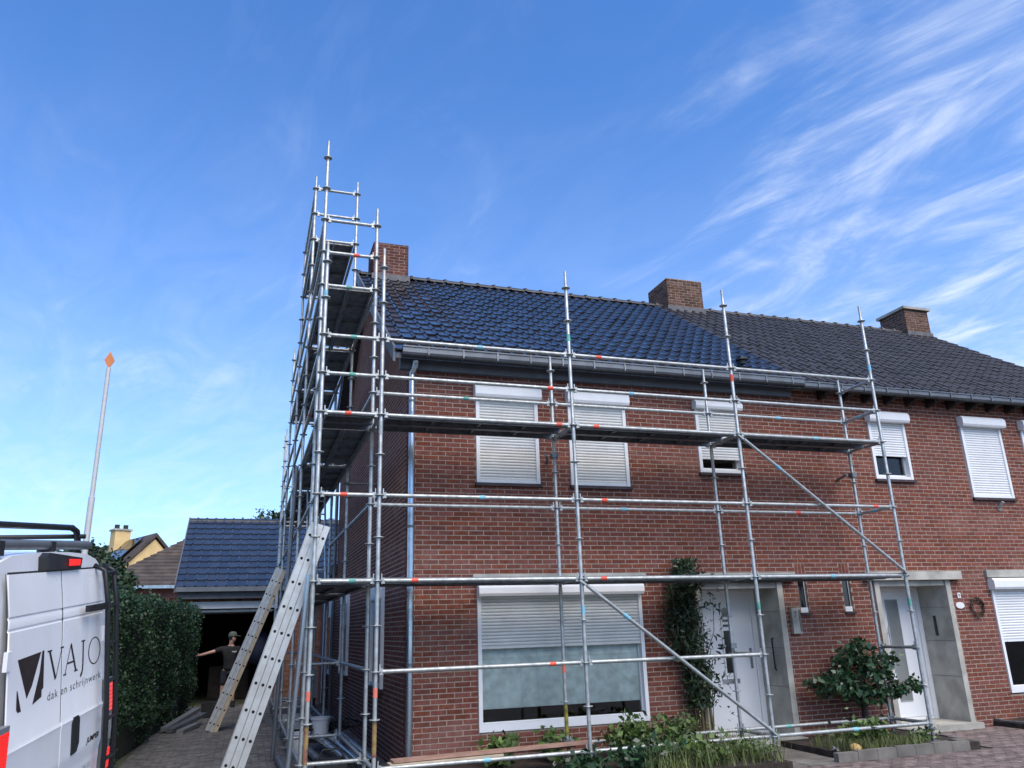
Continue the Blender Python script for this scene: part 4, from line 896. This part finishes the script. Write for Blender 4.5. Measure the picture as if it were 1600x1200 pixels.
for i in range(5):
    a = rnd.uniform(0,6); pa.add([(5.98+0.07*math.cos(a),-0.12+0.06*math.sin(a),-0.215),(5.98+0.07*math.cos(a+2),-0.12+0.06*math.sin(a+2),-0.215),(5.98+0.05*math.cos(a+3.5),-0.12+0.06*math.sin(a+3.5),-0.16)], [(0,1,2)])
tag(pa.build('litter', 'white_plastic'), 'crumpled white scrap of plastic beside the slab path', 'litter')

# ------------------------------------------------------------------ building materials on the ground
def plank(p, q, w, t, m, label): tag(MB().bar(p, q, w, t).build('timber_plank', m), label, 'plank', 'planks on the scaffold base')
plank((0.22,0.12,0.052),(2.66,0.22,0.075),0.20,0.022,'wood','reddish top plank of the pile on the lowest scaffold tubes')
plank((0.18,0.10,0.022),(1.5,0.14,0.032),0.19,0.022,'wood_pale','short pale plank under the reddish plank')
plank((0.30,0.30,0.020),(2.50,0.36,0.030),0.16,0.02,'wood_grey','grey plank at the back of the plank pile')
# zinc pipes piled behind the front corner of the scaffold
def pipe(p, q, r, label, m='zinc_new'):
    p, q = Vector(p), Vector(q); b = MB(); b.tube([p, q], r, 14, caps=False); b.tube([q, p], r*0.93, 14, caps=False)
    tag(b.build('drain_pipe', m, None, True, 50), label, 'pipe', 'loose zinc pipes')
pipe((-0.06,1.55,-0.13),(-0.30,4.1,-0.06),0.05,'leftmost open ended zinc pipe in the pile by the gable')
pipe((0.10,1.35,-0.17),(-0.12,4.0,-0.05),0.05,'middle open ended zinc pipe in the pile by the gable')
pipe((0.22,1.45,-0.12),(0.05,4.2,-0.02),0.045,'rightmost open ended zinc pipe in the pile by the gable')
pipe((-0.30,1.6,-0.22),(-0.45,4.0,-0.2),0.05,'dull zinc pipe lying lowest beside the black crate','zinc')
pipe((-0.80,0.9,-0.24),(-0.86,3.2,-0.24),0.05,'bluish zinc pipe lying along the driveway under the scaffold','zinc')
pipe((0.33,2.2,-0.2),(0.22,4.4,-0.12),0.03,'thin zinc pipe next to the gable wall','zinc')
bg = MB()
for i in range(30):
    a = rnd.uniform(0,2*PI); c = Vector((0.02+rnd.gauss(0,0.16), 4.15+rnd.gauss(0,0.1), 0.06)); pts = [c+Vector((0.12*math.cos(a+k*1.1)+rnd.gauss(0,.03), 0.10*math.sin(a+k*1.1)+rnd.gauss(0,.03), 0.05*math.sin(k+a)+rnd.gauss(0,.02))) for k in range(5)]
    bg.tube(pts, 0.016, 5)
tag(bg.build('cable_bundle', 'black_plastic', None, True), 'tangled black straps lying over the zinc pipes', 'straps')
def bucket(c, m, label, r=0.14, h=0.30):
    o = thing('bucket', label, 'bucket', c); b = MB(); b.lathe(c, [(0.0,0.004),(r*0.85,0.0),(r,h),(r+0.012,h),(r+0.012,h-0.03),(r+0.004,h-0.03),(r-0.006,h-0.005),(r*0.82,0.02),(0,0.02)], 16); b.build('body', m, o, True, 40)
    cx, cy, cz = c; MB().tube([(cx+(r+0.01)*math.cos(t*PI/8), cy-0.02, cz+h*0.9-0.11*math.sin(t*PI/8)) for t in range(9)], 0.004, 5).build('handle', 'galv_dark', o)
bucket((-0.52,3.9,-0.29), 'white_plastic', 'white plastic bucket behind the scaffold corner'); bucket((-0.22,3.95,-0.10), 'white_plastic', 'second white bucket right of the painted scaffold post')
cr = thing('tool_crate', 'dark blue black tool crate in front of the zinc pipes', 'crate', (-0.33,1.15,-0.29))
b = MB(); b.box(-0.52,-0.16,0.98,1.30,-0.29,-0.27)
for (x0,x1,y0,y1) in ((-0.52,-0.50,0.98,1.30),(-0.18,-0.16,0.98,1.30),(-0.50,-0.18,0.98,1.0),(-0.50,-0.18,1.28,1.30)): b.box(x0,x1,y0,y1,-0.27,-0.02)
b.build('body', 'black_plastic', cr); MB().box(-0.46,-0.36,0.972,0.979,-0.16,-0.13).build('badge', 'rust_paint', cr)
MB().tube([(-0.5,1.14,-0.02),(-0.44,1.14,0.09),(-0.24,1.14,0.09),(-0.18,1.14,-0.02)], 0.012, 6).build('handle', 'black_plastic', cr)
dk = thing('loose_deck', 'loose aluminium scaffold deck lying between the gable posts', 'deck', (-0.35,6.2,-0.2))
b = MB(); b.box(-0.62,-0.10,5.0,7.6,-0.06,-0.045); b.box(-0.62,-0.60,5.0,7.6,-0.15,-0.06); b.box(-0.12,-0.10,5.0,7.6,-0.15,-0.06); b.build('board', 'alu', dk)
b = MB(); b.box(-0.58,-0.14,5.1,5.2,-0.30,-0.15); b.box(-0.58,-0.14,7.3,7.4,-0.30,-0.15); b.build('support', 'wood_dark', dk)
gp = thing('gutter_bundle', 'grey gutter lengths dumped at the foot of the hedge', 'gutter', (-2.35,8.6,-0.29))
for k, (a, b_) in enumerate((((-2.75,8.0,-0.22),(-2.25,9.6,-0.02)), ((-2.65,7.9,-0.25),(-2.1,9.3,-0.10)), ((-2.45,7.7,-0.26),(-2.2,8.8,-0.24)))): MB().bar(a, b_, 0.13, 0.07).build('length', ('grey_plastic','zinc','grey_plastic')[k], gp)
tag(MB().box(-2.22,-1.86,10.6,10.95,-0.29,0.02).build('crate', 'black_plastic'), 'black plastic crate on the driveway before the garage', 'crate')

# ------------------------------------------------------------------ ladders (three-part extension ladders seen from the side)
def ext_ladder(base, top, label, sect=0.077, width=0.44, pale=False):
    base, top = Vector(base), Vector(top); o = thing('extension_ladder', label, 'ladder', tuple(base)); d = (top-base).normalized(); Ln = (top-base).length
    yv = Vector((0,1,0)); n = d.cross(yv).normalized()
    for k in range(3):
        c0 = base + n*(k-1)*sect; hw = width/2 - k*0.012
        for s in (-1, 1): 
            m = MB(); e = c0 + yv*s*hw; m.bar(e, e+d*Ln, 0.028, sect*0.90, up=n); m.build('stile', 'alu' if not (pale and k == 0) else 'wood_pale', o)
        r = MB(); pl = MB(); t = 0.14
        while t < Ln-0.05:
            q = c0 + d*t; r.tube([q-yv*hw, q+yv*hw], 0.013, 6); pl.tube([q-yv*(hw+0.0155), q-yv*(hw+0.012)], 0.0175, 8); t += 0.28
        r.build('rung', 'alu', o); pl.build('rung_plug', 'black_hole', o)
    return o
ext_ladder((-1.58,0.36,-0.29), (-0.66,0.36,2.66), 'large aluminium three part ladder leaning on the near scaffold corner')
ext_ladder((-1.90,7.95,-0.29), (-0.78,7.95,2.72), 'farther aluminium three part ladder leaning on the scaffold near the garage', pale=True)
sl_ = thing('step_ladder', 'small aluminium ladder leaning on the hedge behind the van', 'ladder', (-2.75,-0.9,-0.29))
for s in (0, 0.38): MB().bar((-2.42+0.02*s,-1.1+s,-0.29), (-2.98,-1.0+s,1.0), 0.025, 0.07, up=(0,1,0)).build('stile', 'alu', sl_)
for k in range(4): t = 0.15+k*0.25; MB().bar((-2.42-0.56*t,-1.08,-0.29+1.29*t), (-2.42-0.56*t,-0.66,-0.29+1.29*t), 0.03, 0.03).build('rung', 'alu', sl_)

# ------------------------------------------------------------------ tall marker pole
mp_ = thing('marker_pole', 'tall thin grey pole with an orange diamond sign on top behind the van', 'pole', (-3.28,1.2,-0.3))
# stands behind the van; measured as vertical
bx, by = -3.33, 1.35
MB().tube([(bx,by,-0.31),(bx,by,3.12)], 0.036, 12).build('lower_tube', 'pole_grey', mp_, True, 50); MB().tube([(bx,by,3.12),(bx,by,4.80)], 0.027, 12).build('upper_tube', 'pole_grey', mp_, True, 50)
MB().prism([(bx,by-0.014,4.78),(bx+0.062,by-0.014,4.90),(bx,by-0.014,5.02),(bx-0.062,by-0.014,4.90)], (0,0,0), (0,0.012,0)).build('diamond_sign', 'orange_sign', mp_)

# ------------------------------------------------------------------ van (parked with its right wheels up on the pavement)
vw = Vector((0.16657,0.98105,0.09896)); vu = Vector((-0.01657,-0.09757,0.99509)); vf = Vector((-0.98589,0.16739,0.0)); vO = Vector((-2.63723,-2.97255,-0.36881))
def V(r, h, b=0.0): return tuple(vO + vw*r + vu*h - vf*b)      # r to the van's right, h up, b backwards
def rb_(h):                                                     # backward bulge of the rear face with height
    return np.interp(h, [0.0,0.5,0.9,1.05,1.28,2.02,2.28,2.36], [0.06,0.085,0.10,0.098,0.088,0.036,0.0,-0.03])
van = thing('van', 'white delivery van parked at the left edge with lettered rear doors', 'van', tuple(vO))
half = [(0.0,0.30),(0.86,0.30),(0.95,0.42),(0.985,0.75),(0.99,1.15),(0.965,1.65),(0.925,2.05),(0.87,2.27),(0.80,2.345),(0.62,2.385),(0.3,2.40),(0.0,2.405)]
def ring(b, fr=1.0, top=1.0, rear=False):
    pts = []
    for r, h in half: pts.append((r*fr, 0.30+(h-0.30)*top))
    full = [(-r, h) for r, h in reversed(pts[1:-1])]
    return pts + full
body = MB(); secs = []
stations = [(0.0,0.985,1.0,True),(-0.06,1.0,1.0,True),(-0.5,1.0,1.01,False),(-2.8,1.0,1.015,False),(-3.7,0.995,1.0,False),(-4.0,0.98,0.93,False),(-4.55,0.96,0.56,False),(-5.15,0.92,0.44,False),(-5.38,0.86,0.34,False)]
nring = None
for (b, fr, tp, rear) in stations:
    R_ = ring(b, fr, tp); nring = len(R_); o = len(body.v)
    for (r, h) in R_:
        bb = b + (rb_(h)-0.02 if rear else 0); body.v.append(V(r, h, bb))
for s in range(len(stations)-1):
    for k in range(nring):
        k2 = (k+1) % nring; body.f.append((s*nring+k, s*nring+k2, (s+1)*nring+k2, (s+1)*nring+k)); body.m.append(0)
body.f.append(tuple(range(nring))); body.m.append(0); body.f.append(tuple(reversed(range((len(stations)-1)*nring, len(stations)*nring)))); body.m.append(0)
body.build('body', 'van_white', van, smooth=True, auto=35)
def door_panel(r0, r1):
    mb = MB(); hs = [0.46,0.6,0.8,0.93,0.97,1.02,1.06,1.24,1.275,1.30,1.6,1.940,1.950,1.962,2.010,2.022,2.032,2.2,2.275]
    off = {1.02:0.0,0.97:-0.012,0.93:-0.012,0.8:-0.012,0.6:-0.012,0.46:-0.012,1.24:0.0,1.275:0.006,1.30:-0.004,1.6:-0.004,1.940:-0.004,1.950:-0.013,1.962:-0.006,2.010:-0.006,2.022:-0.013,2.032:-0.004,2.2:-0.004,2.275:-0.004}
    rs = [r0, r0+0.004, (r0+r1)/2, r1-0.004, r1]
    for h in hs:
        for r in rs: 
            ed = -0.007 if r in (r0, r1) else 0.0
            mb.v.append(V(r, h, rb_(h) + 0.012 + off.get(h, 0.0) + ed ))
    n = len(rs)
    for i in range(len(hs)-1):
        for k in range(n-1): mb.f.append((i*n+k, i*n+k+1, (i+1)*n+k+1, (i+1)*n+k)); mb.m.append(0)
    return mb.build('rear_door', 'van_white', van, smooth=True, auto=30)
dl = door_panel(-0.775, -0.005); dr2 = door_panel(0.005, 0.775)
gapm = MB()
for r0, r1, h0, h1 in ((-0.0065,0.0065,0.46,2.275),): 
    for a, b in zip(np.linspace(h0,h1,14), np.linspace(h0,h1,14)[1:]): gapm.add([V(r0,a,rb_(a)+0.0065),V(r1,a,rb_(a)+0.0065),V(r1,b,rb_(b)+0.0065),V(r0,b,rb_(b)+0.0065)], [(0,1,2,3)])
for s in (-1,1):
    for a, b in zip(np.linspace(0.46,2.28,14), np.linspace(0.46,2.28,14)[1:]): gapm.add([V(s*0.776,a,rb_(a)-0.004),V(s*0.784,a,rb_(a)-0.004),V(s*0.784,b,rb_(b)-0.004),V(s*0.776,b,rb_(b)-0.004)], [(0,1,2,3)])
gapm.add([V(-0.78,2.276,0.006),V(0.78,2.276,0.006),V(0.78,2.288,0.004),V(-0.78,2.288,0.004)], [(0,1,2,3)])
gapm.build('door_seal', 'black_plastic', van)
# lettering: flat print a millimetre off the door skin
def decal(name, polys, m, parent, lift=0.0092):
    mb = MB()
    for poly in polys:
        mb.add([V(r, h, rb_(h)+lift) for r, h in poly], [tuple(range(len(poly)))])
    return mb.build(name, m, parent)
def strip(pts, w0, w1=None):
    out = []
    for i, ((a, b), (c, d)) in enumerate(zip(pts, pts[1:])):
        L_ = math.hypot(c-a, d-b); nx, ny = -(d-b)/L_, (c-a)/L_; w = w0 if not isinstance(w0, list) else w0[i]; w2 = w0 if not isinstance(w0, list) else w0[i+1]
        out.append([(a+nx*w, b+ny*w), (a-nx*w, b-ny*w), (c-nx*w2, d-ny*w2), (c+nx*w2, d+ny*w2)])
    return out
# emblem: dark block with a diagonal V-shaped cut
decal('emblem', [[(-0.655,1.775),(-0.33,1.785),(-0.45,1.60),(-0.52,1.535)], [(-0.315,1.787),(-0.285,1.788),(-0.285,1.56),(-0.31,1.55),(-0.31,1.51),(-0.44,1.485),(-0.345,1.66),(-0.335,1.70)], [(-0.655,1.60),(-0.645,1.60),(-0.59,1.475),(-0.635,1.475),(-0.655,1.495)]], 'print_brown', dl)
vx0, vx1, hv0, hv1 = -0.235, 0.735, 1.585, 1.775
def serif(r, h, w=0.03): return [(r-w,h-0.005),(r+w,h-0.005),(r+w,h+0.005),(r-w,h+0.005)]
let = strip([(-0.20,1.77),(-0.10,1.585)], 0.013) + strip([(-0.005,1.77),(-0.095,1.590)], 0.005) + [serif(-0.20,1.772,0.035), serif(0.0,1.772,0.028)]
let += strip([(0.055,1.588),(0.15,1.775)], 0.005) + strip([(0.15,1.778),(0.245,1.588)], 0.013) + strip([(0.09,1.655),(0.215,1.655)], 0.006) + [serif(0.052,1.588,0.026), serif(0.248,1.588,0.032)]
let += strip([(0.375,1.775),(0.375,1.62),(0.365,1.565),(0.33,1.535)], 0.012) + [serif(0.375,1.773,0.036)]
oo = [(0.60+0.125*math.cos(t*2*PI/24), 1.68+0.098*math.sin(t*2*PI/24)) for t in range(25)]
oi = [(0.60+0.108*math.cos(t*2*PI/24), 1.68+0.090*math.sin(t*2*PI/24)) for t in range(25)]
let += [[oo[i], oi[i], oi[i+1], oo[i+1]] for i in range(24)]
decal('lettering', let, 'print_brown', van)
def van_text(name, body, r0, r1, h, size, m, bold=0.0, shear=0.0, spacing=1.0, lift=0.0092):
    cu = bpy.data.curves.new(name, 'FONT'); cu.body = body; cu.size = size; cu.offset = bold; cu.shear = shear; cu.space_character = spacing; cu.resolution_u = 3
    tmp = bpy.data.objects.new('tmp_text', cu); col.objects.link(tmp); me = bpy.data.meshes.new_from_object(tmp); bpy.data.objects.remove(tmp); bpy.data.curves.remove(cu)
    co = np.zeros(len(me.vertices)*3); me.vertices.foreach_get('co', co); co = co.reshape(-1,3); co[:,0] -= co[:,0].min(); co[:,0] *= (r1-r0)/co[:,0].max()
    Pv = np.array([V(r0+x, h+y, rb_(h+y)+lift) for x, y, _ in co]); me.vertices.foreach_set('co', Pv.ravel()); me.materials.clear(); me.materials.append(M[m]); me.update(); return link(name, me, van)
van_text('lettering', 'dak en schrijnwerk', -0.22, 0.735, 1.468, 0.075, 'print_grey', spacing=1.15)
van_text('badge', 'JUMPER', 0.47, 0.72, 1.055, 0.05, 'print_brown', bold=0.002, shear=0.25, lift=0.0135)
van_text('lettering', '06-48-28-32', 0.27, 0.62, 0.875, 0.05, 'print_pale', lift=0.002)
# door handle recess, hinges, lights, ladder, roof rack
hd = [(0.185,1.265),(0.20,1.285),(0.285,1.285),(0.31,1.26),(0.31,1.10),(0.27,1.05),(0.185,1.045)]
mb = MB(); mb.prism([V(r, h, rb_(h)+0.010) for r, h in hd], (0,0,0), vf*-0.012); mb.build('handle', 'black_plastic', dr2)
for h in (1.785, 0.75): MB().obox(V(-0.79,h,rb_(h)+0.01), vw*0.028, vu*0.055, vf*0.012).build('hinge', 'van_white', van)
for h in (1.785, 0.75): MB().obox(V(0.79,h,rb_(h)+0.01), vw*0.028, vu*0.055, vf*0.012).build('hinge', 'van_white', van)
for s in (-1, 1):
    tl = MB(); tl.obox(V(s*0.875,1.10,rb_(1.1)+0.002), vw*0.072, vu*0.34, vf*0.022); t_ = tl.build('tail_light', 'grey_plastic', van)
    for k in range(7): MB().obox(V(s*0.875,1.215+k*0.03,rb_(1.2)+0.026), vw*0.066, vu*0.0125, vf*0.006).build('lens', 'tail_red', t_)
    MB().obox(V(s*0.875,1.08,rb_(1.08)+0.026), vw*0.062, vu*0.09, vf*0.005).build('lens', 'chrome', t_); MB().obox(V(s*0.875,0.86,rb_(0.86)+0.026), vw*0.062, vu*0.07, vf*0.005).build('lens', 'tail_red', t_)
bl_ = MB(); bl_.prism([V(-0.25,2.285,0.03),V(0.29,2.285,0.03),V(0.335,2.36,0.02),V(-0.19,2.40,0.0),V(-0.25,2.37,0.0)], (0,0,0), vf*0.16); bo = bl_.build('brake_light', 'black_plastic', van)
MB().add([V(0.055,2.308,0.034),V(0.26,2.308,0.034),V(0.29,2.35,0.026),V(0.07,2.355,0.026)], [(0,1,2,3)]).build('lens', 'tail_red', bo)
ld = MB()
for r in (0.64, 0.83): ld.tube([V(r,2.30,0.0),V(r,2.26,0.08)]+[V(r,h,rb_(h)+0.085) for h in (2.02,1.7,1.28,1.0,0.75,0.55)]+[V(r,0.5,0.12)], 0.019, 8)
lo = ld.build('ladder_rails', 'black_steel', van, smooth=True)
for h in (2.24,1.99,1.72,1.45,1.18,0.90,0.64): MB().tube([V(0.64,h,rb_(h)+0.085),V(0.86,h,rb_(h)+0.085)], 0.014, 8).build('ladder_rung', 'black_steel', lo)
MB().bar(V(0.30,2.00,rb_(2.0)+0.06), V(0.66,2.00,rb_(2.0)+0.08), 0.03, 0.045).build('ladder_bracket', 'black_steel', lo)
MB().obox(V(0,0.40,0.16), vw*0.95, vu*0.09, vf*0.10).build('bumper', 'black_plastic', van)
rk = MB(); rk.tube([V(-0.86,2.40,-0.18),V(-0.86,2.53,-0.18),V(-0.80,2.575,-0.18),V(0.62,2.585,-0.18),V(0.72,2.56,-0.18),V(0.76,2.48,-0.18),V(0.76,2.40,-0.18)], 0.024, 8)
for b in (-1.2,-2.2,-3.2): rk.tube([V(-0.82,2.44,b),V(-0.82,2.50,b),V(0.78,2.50,b),V(0.78,2.42,b)], 0.02, 8)
for r in (-0.80, 0.74): rk.tube([V(r,2.52,-0.12),V(r,2.52,-3.4)], 0.018, 8)
ro_ = rk.build('roof_rack', 'black_steel', van, smooth=True)
MB().tube([V(-0.70,2.452,-0.10),V(0.745,2.452,-0.10)], 0.034, 12).build('roller', 'zinc', ro_, smooth=True, auto=50)
for r in (-0.73, 0.02): MB().obox(V(r,2.43,-0.11), vw*0.03, vu*0.045, vf*0.05).build('roller_mount', 'black_plastic', ro_)
for b in (-0.95, -4.45):
    for s in (-1, 1):
        c = V(s*0.86, 0.35, b); wh = MB(); wh.tube([tuple(Vector(c)-vw*0.11), tuple(Vector(c)+vw*0.11)], 0.345, 22); t_ = wh.build('wheel', 'tyre', van, smooth=True, auto=40)
        MB().tube([tuple(Vector(c)+vw*s*0.10), tuple(Vector(c)+vw*s*0.118)], 0.20, 16).build('rim', 'grey_box', t_)
ws = MB(); ws.add([V(-0.80,1.42,-4.52-0.0),V(0.80,1.42,-4.52),V(0.74,2.05,-4.06),V(-0.74,2.05,-4.06)], [(0,1,2,3)]); 
MB().obox(tuple((Vector(V(0,1.42,-4.50))+Vector(V(0,2.1,-4.1)))/2 + Vector(vu)*0.06 + vf*0.05), vw*0.78, (Vector(V(0,2.1,-4.1))-Vector(V(0,1.42,-4.5)))*0.5, vf*0.01).build('windscreen', 'dark_glass', van)
for s in (-1,1): MB().obox(V(s*0.985,1.62,-3.55), vw*0.006, vu*0.26, vf*0.42).build('side_window', 'dark_glass', van)
for s in (-1,1): MB().obox(V(s*0.72,0.95,-5.22), vw*0.16, vu*0.11, vf*0.05).build('headlight', 'chrome', van)

# ------------------------------------------------------------------ person
PB = Vector((-1.72, 13.35, -0.30)); HS = 1.0
per = thing('person', 'person in black t-shirt, dark shorts and green cap at the garage door, arm stretched out', 'person', tuple(PB))
def skin_obj(name, joints, edges, m, parent, root=0, sub=2):
    me = bpy.data.meshes.new(name); me.from_pydata([tuple(PB + Vector(j[:3])) for j in joints], edges, [])
    me.skin_vertices.new() if hasattr(me.skin_vertices, 'new') else None
    o = link(name, me, parent)
    sk = o.modifiers.new('Skin', 'SKIN')
    for i, j in enumerate(joints):
        r = j[3] if not isinstance(j[3], tuple) else j[3]
        me.skin_vertices[0].data[i].radius = (r, r) if not isinstance(r, tuple) else r
        me.skin_vertices[0].data[i].use_root = (i == root)
    sk.use_smooth_shade = True
    ss = o.modifiers.new('Sub', 'SUBSURF'); ss.levels = sub; ss.render_levels = sub
    me.materials.append(M[m]); return o
J = [(0,0,0.96,0.095),(0.0,0,1.15,0.095),(0.0,0,1.38,0.11),(0.01,-0.01,1.52,0.055),(0.02,-0.03,1.60,0.07),(0.03,-0.04,1.69,0.092),(0.03,-0.03,1.77,0.075),    # 0-6 spine, neck, head
     (-0.19,0,1.42,0.062),(-0.42,-0.05,1.36,0.046),(-0.66,-0.06,1.30,0.036),(-0.74,-0.06,1.285,0.034),     # 7-10 arm stretched out
     (0.19,-0.01,1.42,0.062),(0.27,-0.05,1.14,0.046),(0.31,-0.22,1.02,0.036),(0.33,-0.29,0.99,0.033),     # 11-14 bent arm
     (-0.10,0,0.86,0.085),(-0.13,0.02,0.48,0.058),(-0.15,0.05,0.12,0.040),(-0.16,-0.08,0.04,0.036),         # 15-18 leg
     (0.10,0,0.86,0.085),(0.12,-0.04,0.48,0.058),(0.14,0.0,0.12,0.040),(0.15,-0.13,0.04,0.036),             # 19-22 leg
     (0.115,-0.065,1.665,0.018)]
Ed = [(0,1),(1,2),(2,3),(3,4),(4,5),(5,6),(2,7),(7,8),(8,9),(9,10),(2,11),(11,12),(12,13),(13,14),(0,15),(15,16),(16,17),(17,18),(0,19),(19,20),(20,21),(21,22),(5,23)]
fing = []
for (b, dx) in ((10, -1), (14, 1)):
    px_, py_, pz_ = J[b][:3]
    for k, (dy, dz, ln) in enumerate(((-0.028,0.016,0.07),(-0.010,0.02,0.082),(0.008,0.018,0.078),(0.024,0.01,0.062),(-0.036,-0.012,0.05))):
        i = len(J); 
        if b == 10: J += [(px_-0.03,py_+dy,pz_+dz*0.5,0.010),(px_-0.03-ln*0.6,py_+dy*1.1,pz_+dz*0.4-0.008,0.009),(px_-0.03-ln,py_+dy*1.1,pz_+dz*0.3-0.03,0.008)]
        else: J += [(px_+dy*0.8,py_-0.02,pz_+dz*0.5-0.02,0.010),(px_+dy,py_-0.03-ln*0.4,pz_-0.03-ln*0.5,0.009),(px_+dy,py_-0.03-ln*0.4,pz_-0.03-ln,0.008)]
        Ed += [(b,i),(i,i+1),(i+1,i+2)]
skin_obj('body', J, Ed, 'skin', per)
skin_obj('tshirt', [(0,0,0.84,0.165),(0,0,1.0,0.16),(0,0,1.15,0.155),(0,0,1.36,0.165),(0.005,0,1.48,0.075),(-0.19,0,1.42,0.085),(-0.40,-0.045,1.365,0.066),(0.19,-0.01,1.42,0.085),(0.255,-0.04,1.19,0.068)], [(0,1),(1,2),(2,3),(3,4),(3,5),(5,6),(3,7),(7,8)], 'cloth_black', per)
skin_obj('shorts', [(0,0,1.0,0.145),(-0.10,0,0.84,0.108),(-0.125,0.015,0.50,0.092),(0.10,0,0.84,0.108),(0.12,-0.03,0.50,0.092)], [(0,1),(1,2),(0,3),(3,4)], 'cloth_navy', per)
for (x, y) in ((-0.155,-0.03),(0.145,-0.08)): 
    s_ = MB(); s_.lathe(tuple(PB+Vector((x,y,0.0))), [(0.0,0.005),(0.055,0.0),(0.058,0.04),(0.052,0.10),(0.045,0.16)], 10)
    s_.obox(tuple(PB+Vector((x+0.01,y-0.09,0.035))), (0.045,0,0), (0,0.09,0), (0,0,0.033)); s_.build('shoe', 'cloth_black', per)
cp_ = MB(); c = PB+Vector((0.03,-0.03,1.735)); cp_.lathe(tuple(c), [(0.108,-0.01),(0.108,0.03),(0.095,0.075),(0.06,0.105),(0.0,0.115)], 14)
cp_.prism([c+Vector(p) for p in ((0.05,-0.095,0.005),(0.13,-0.115,-0.004),(0.20,-0.10,-0.012),(0.20,-0.02,-0.012),(0.10,0.03,0.004))], (0,0,0), (0,0,0.010)); cp_.build('cap', 'cap_green', per, smooth=True, auto=40)
for e in ((0.10,-0.105,1.70),(0.128,-0.05,1.70)): MB().lathe(tuple(PB+Vector(e)), [(0.0,-0.009),(0.009,0.0),(0.0,0.009)], 8).build('eye', 'black_hole', per)
MB().obox(tuple(PB+Vector((0.098,-0.10,1.625))), (0.02,0.016,0), (0.006,-0.008,0), (0,0,0.005)).build('mouth', 'rust_paint', per)
hr = MB(); hr.lathe(tuple(PB+Vector((0.022,-0.02,1.675))), [(0.085,-0.03),(0.102,0.02),(0.102,0.06)], 12); hr.build('hair', 'wood_dark', per, smooth=True)
for s in (-1, 1): MB().obox(tuple(PB+Vector((0.03-0.02*s,-0.02+s*0.095,1.675))), (0.02,0,0), (0,0.010,0), (0,0,0.03)).build('ear', 'skin', per)
text_mesh('chest_print', 'VAJO', 0.05, 'white_plastic', tuple(PB+Vector((0.04,-0.172,1.33))), (1,0.0,0), (0,0,1), per, bold=0.001)
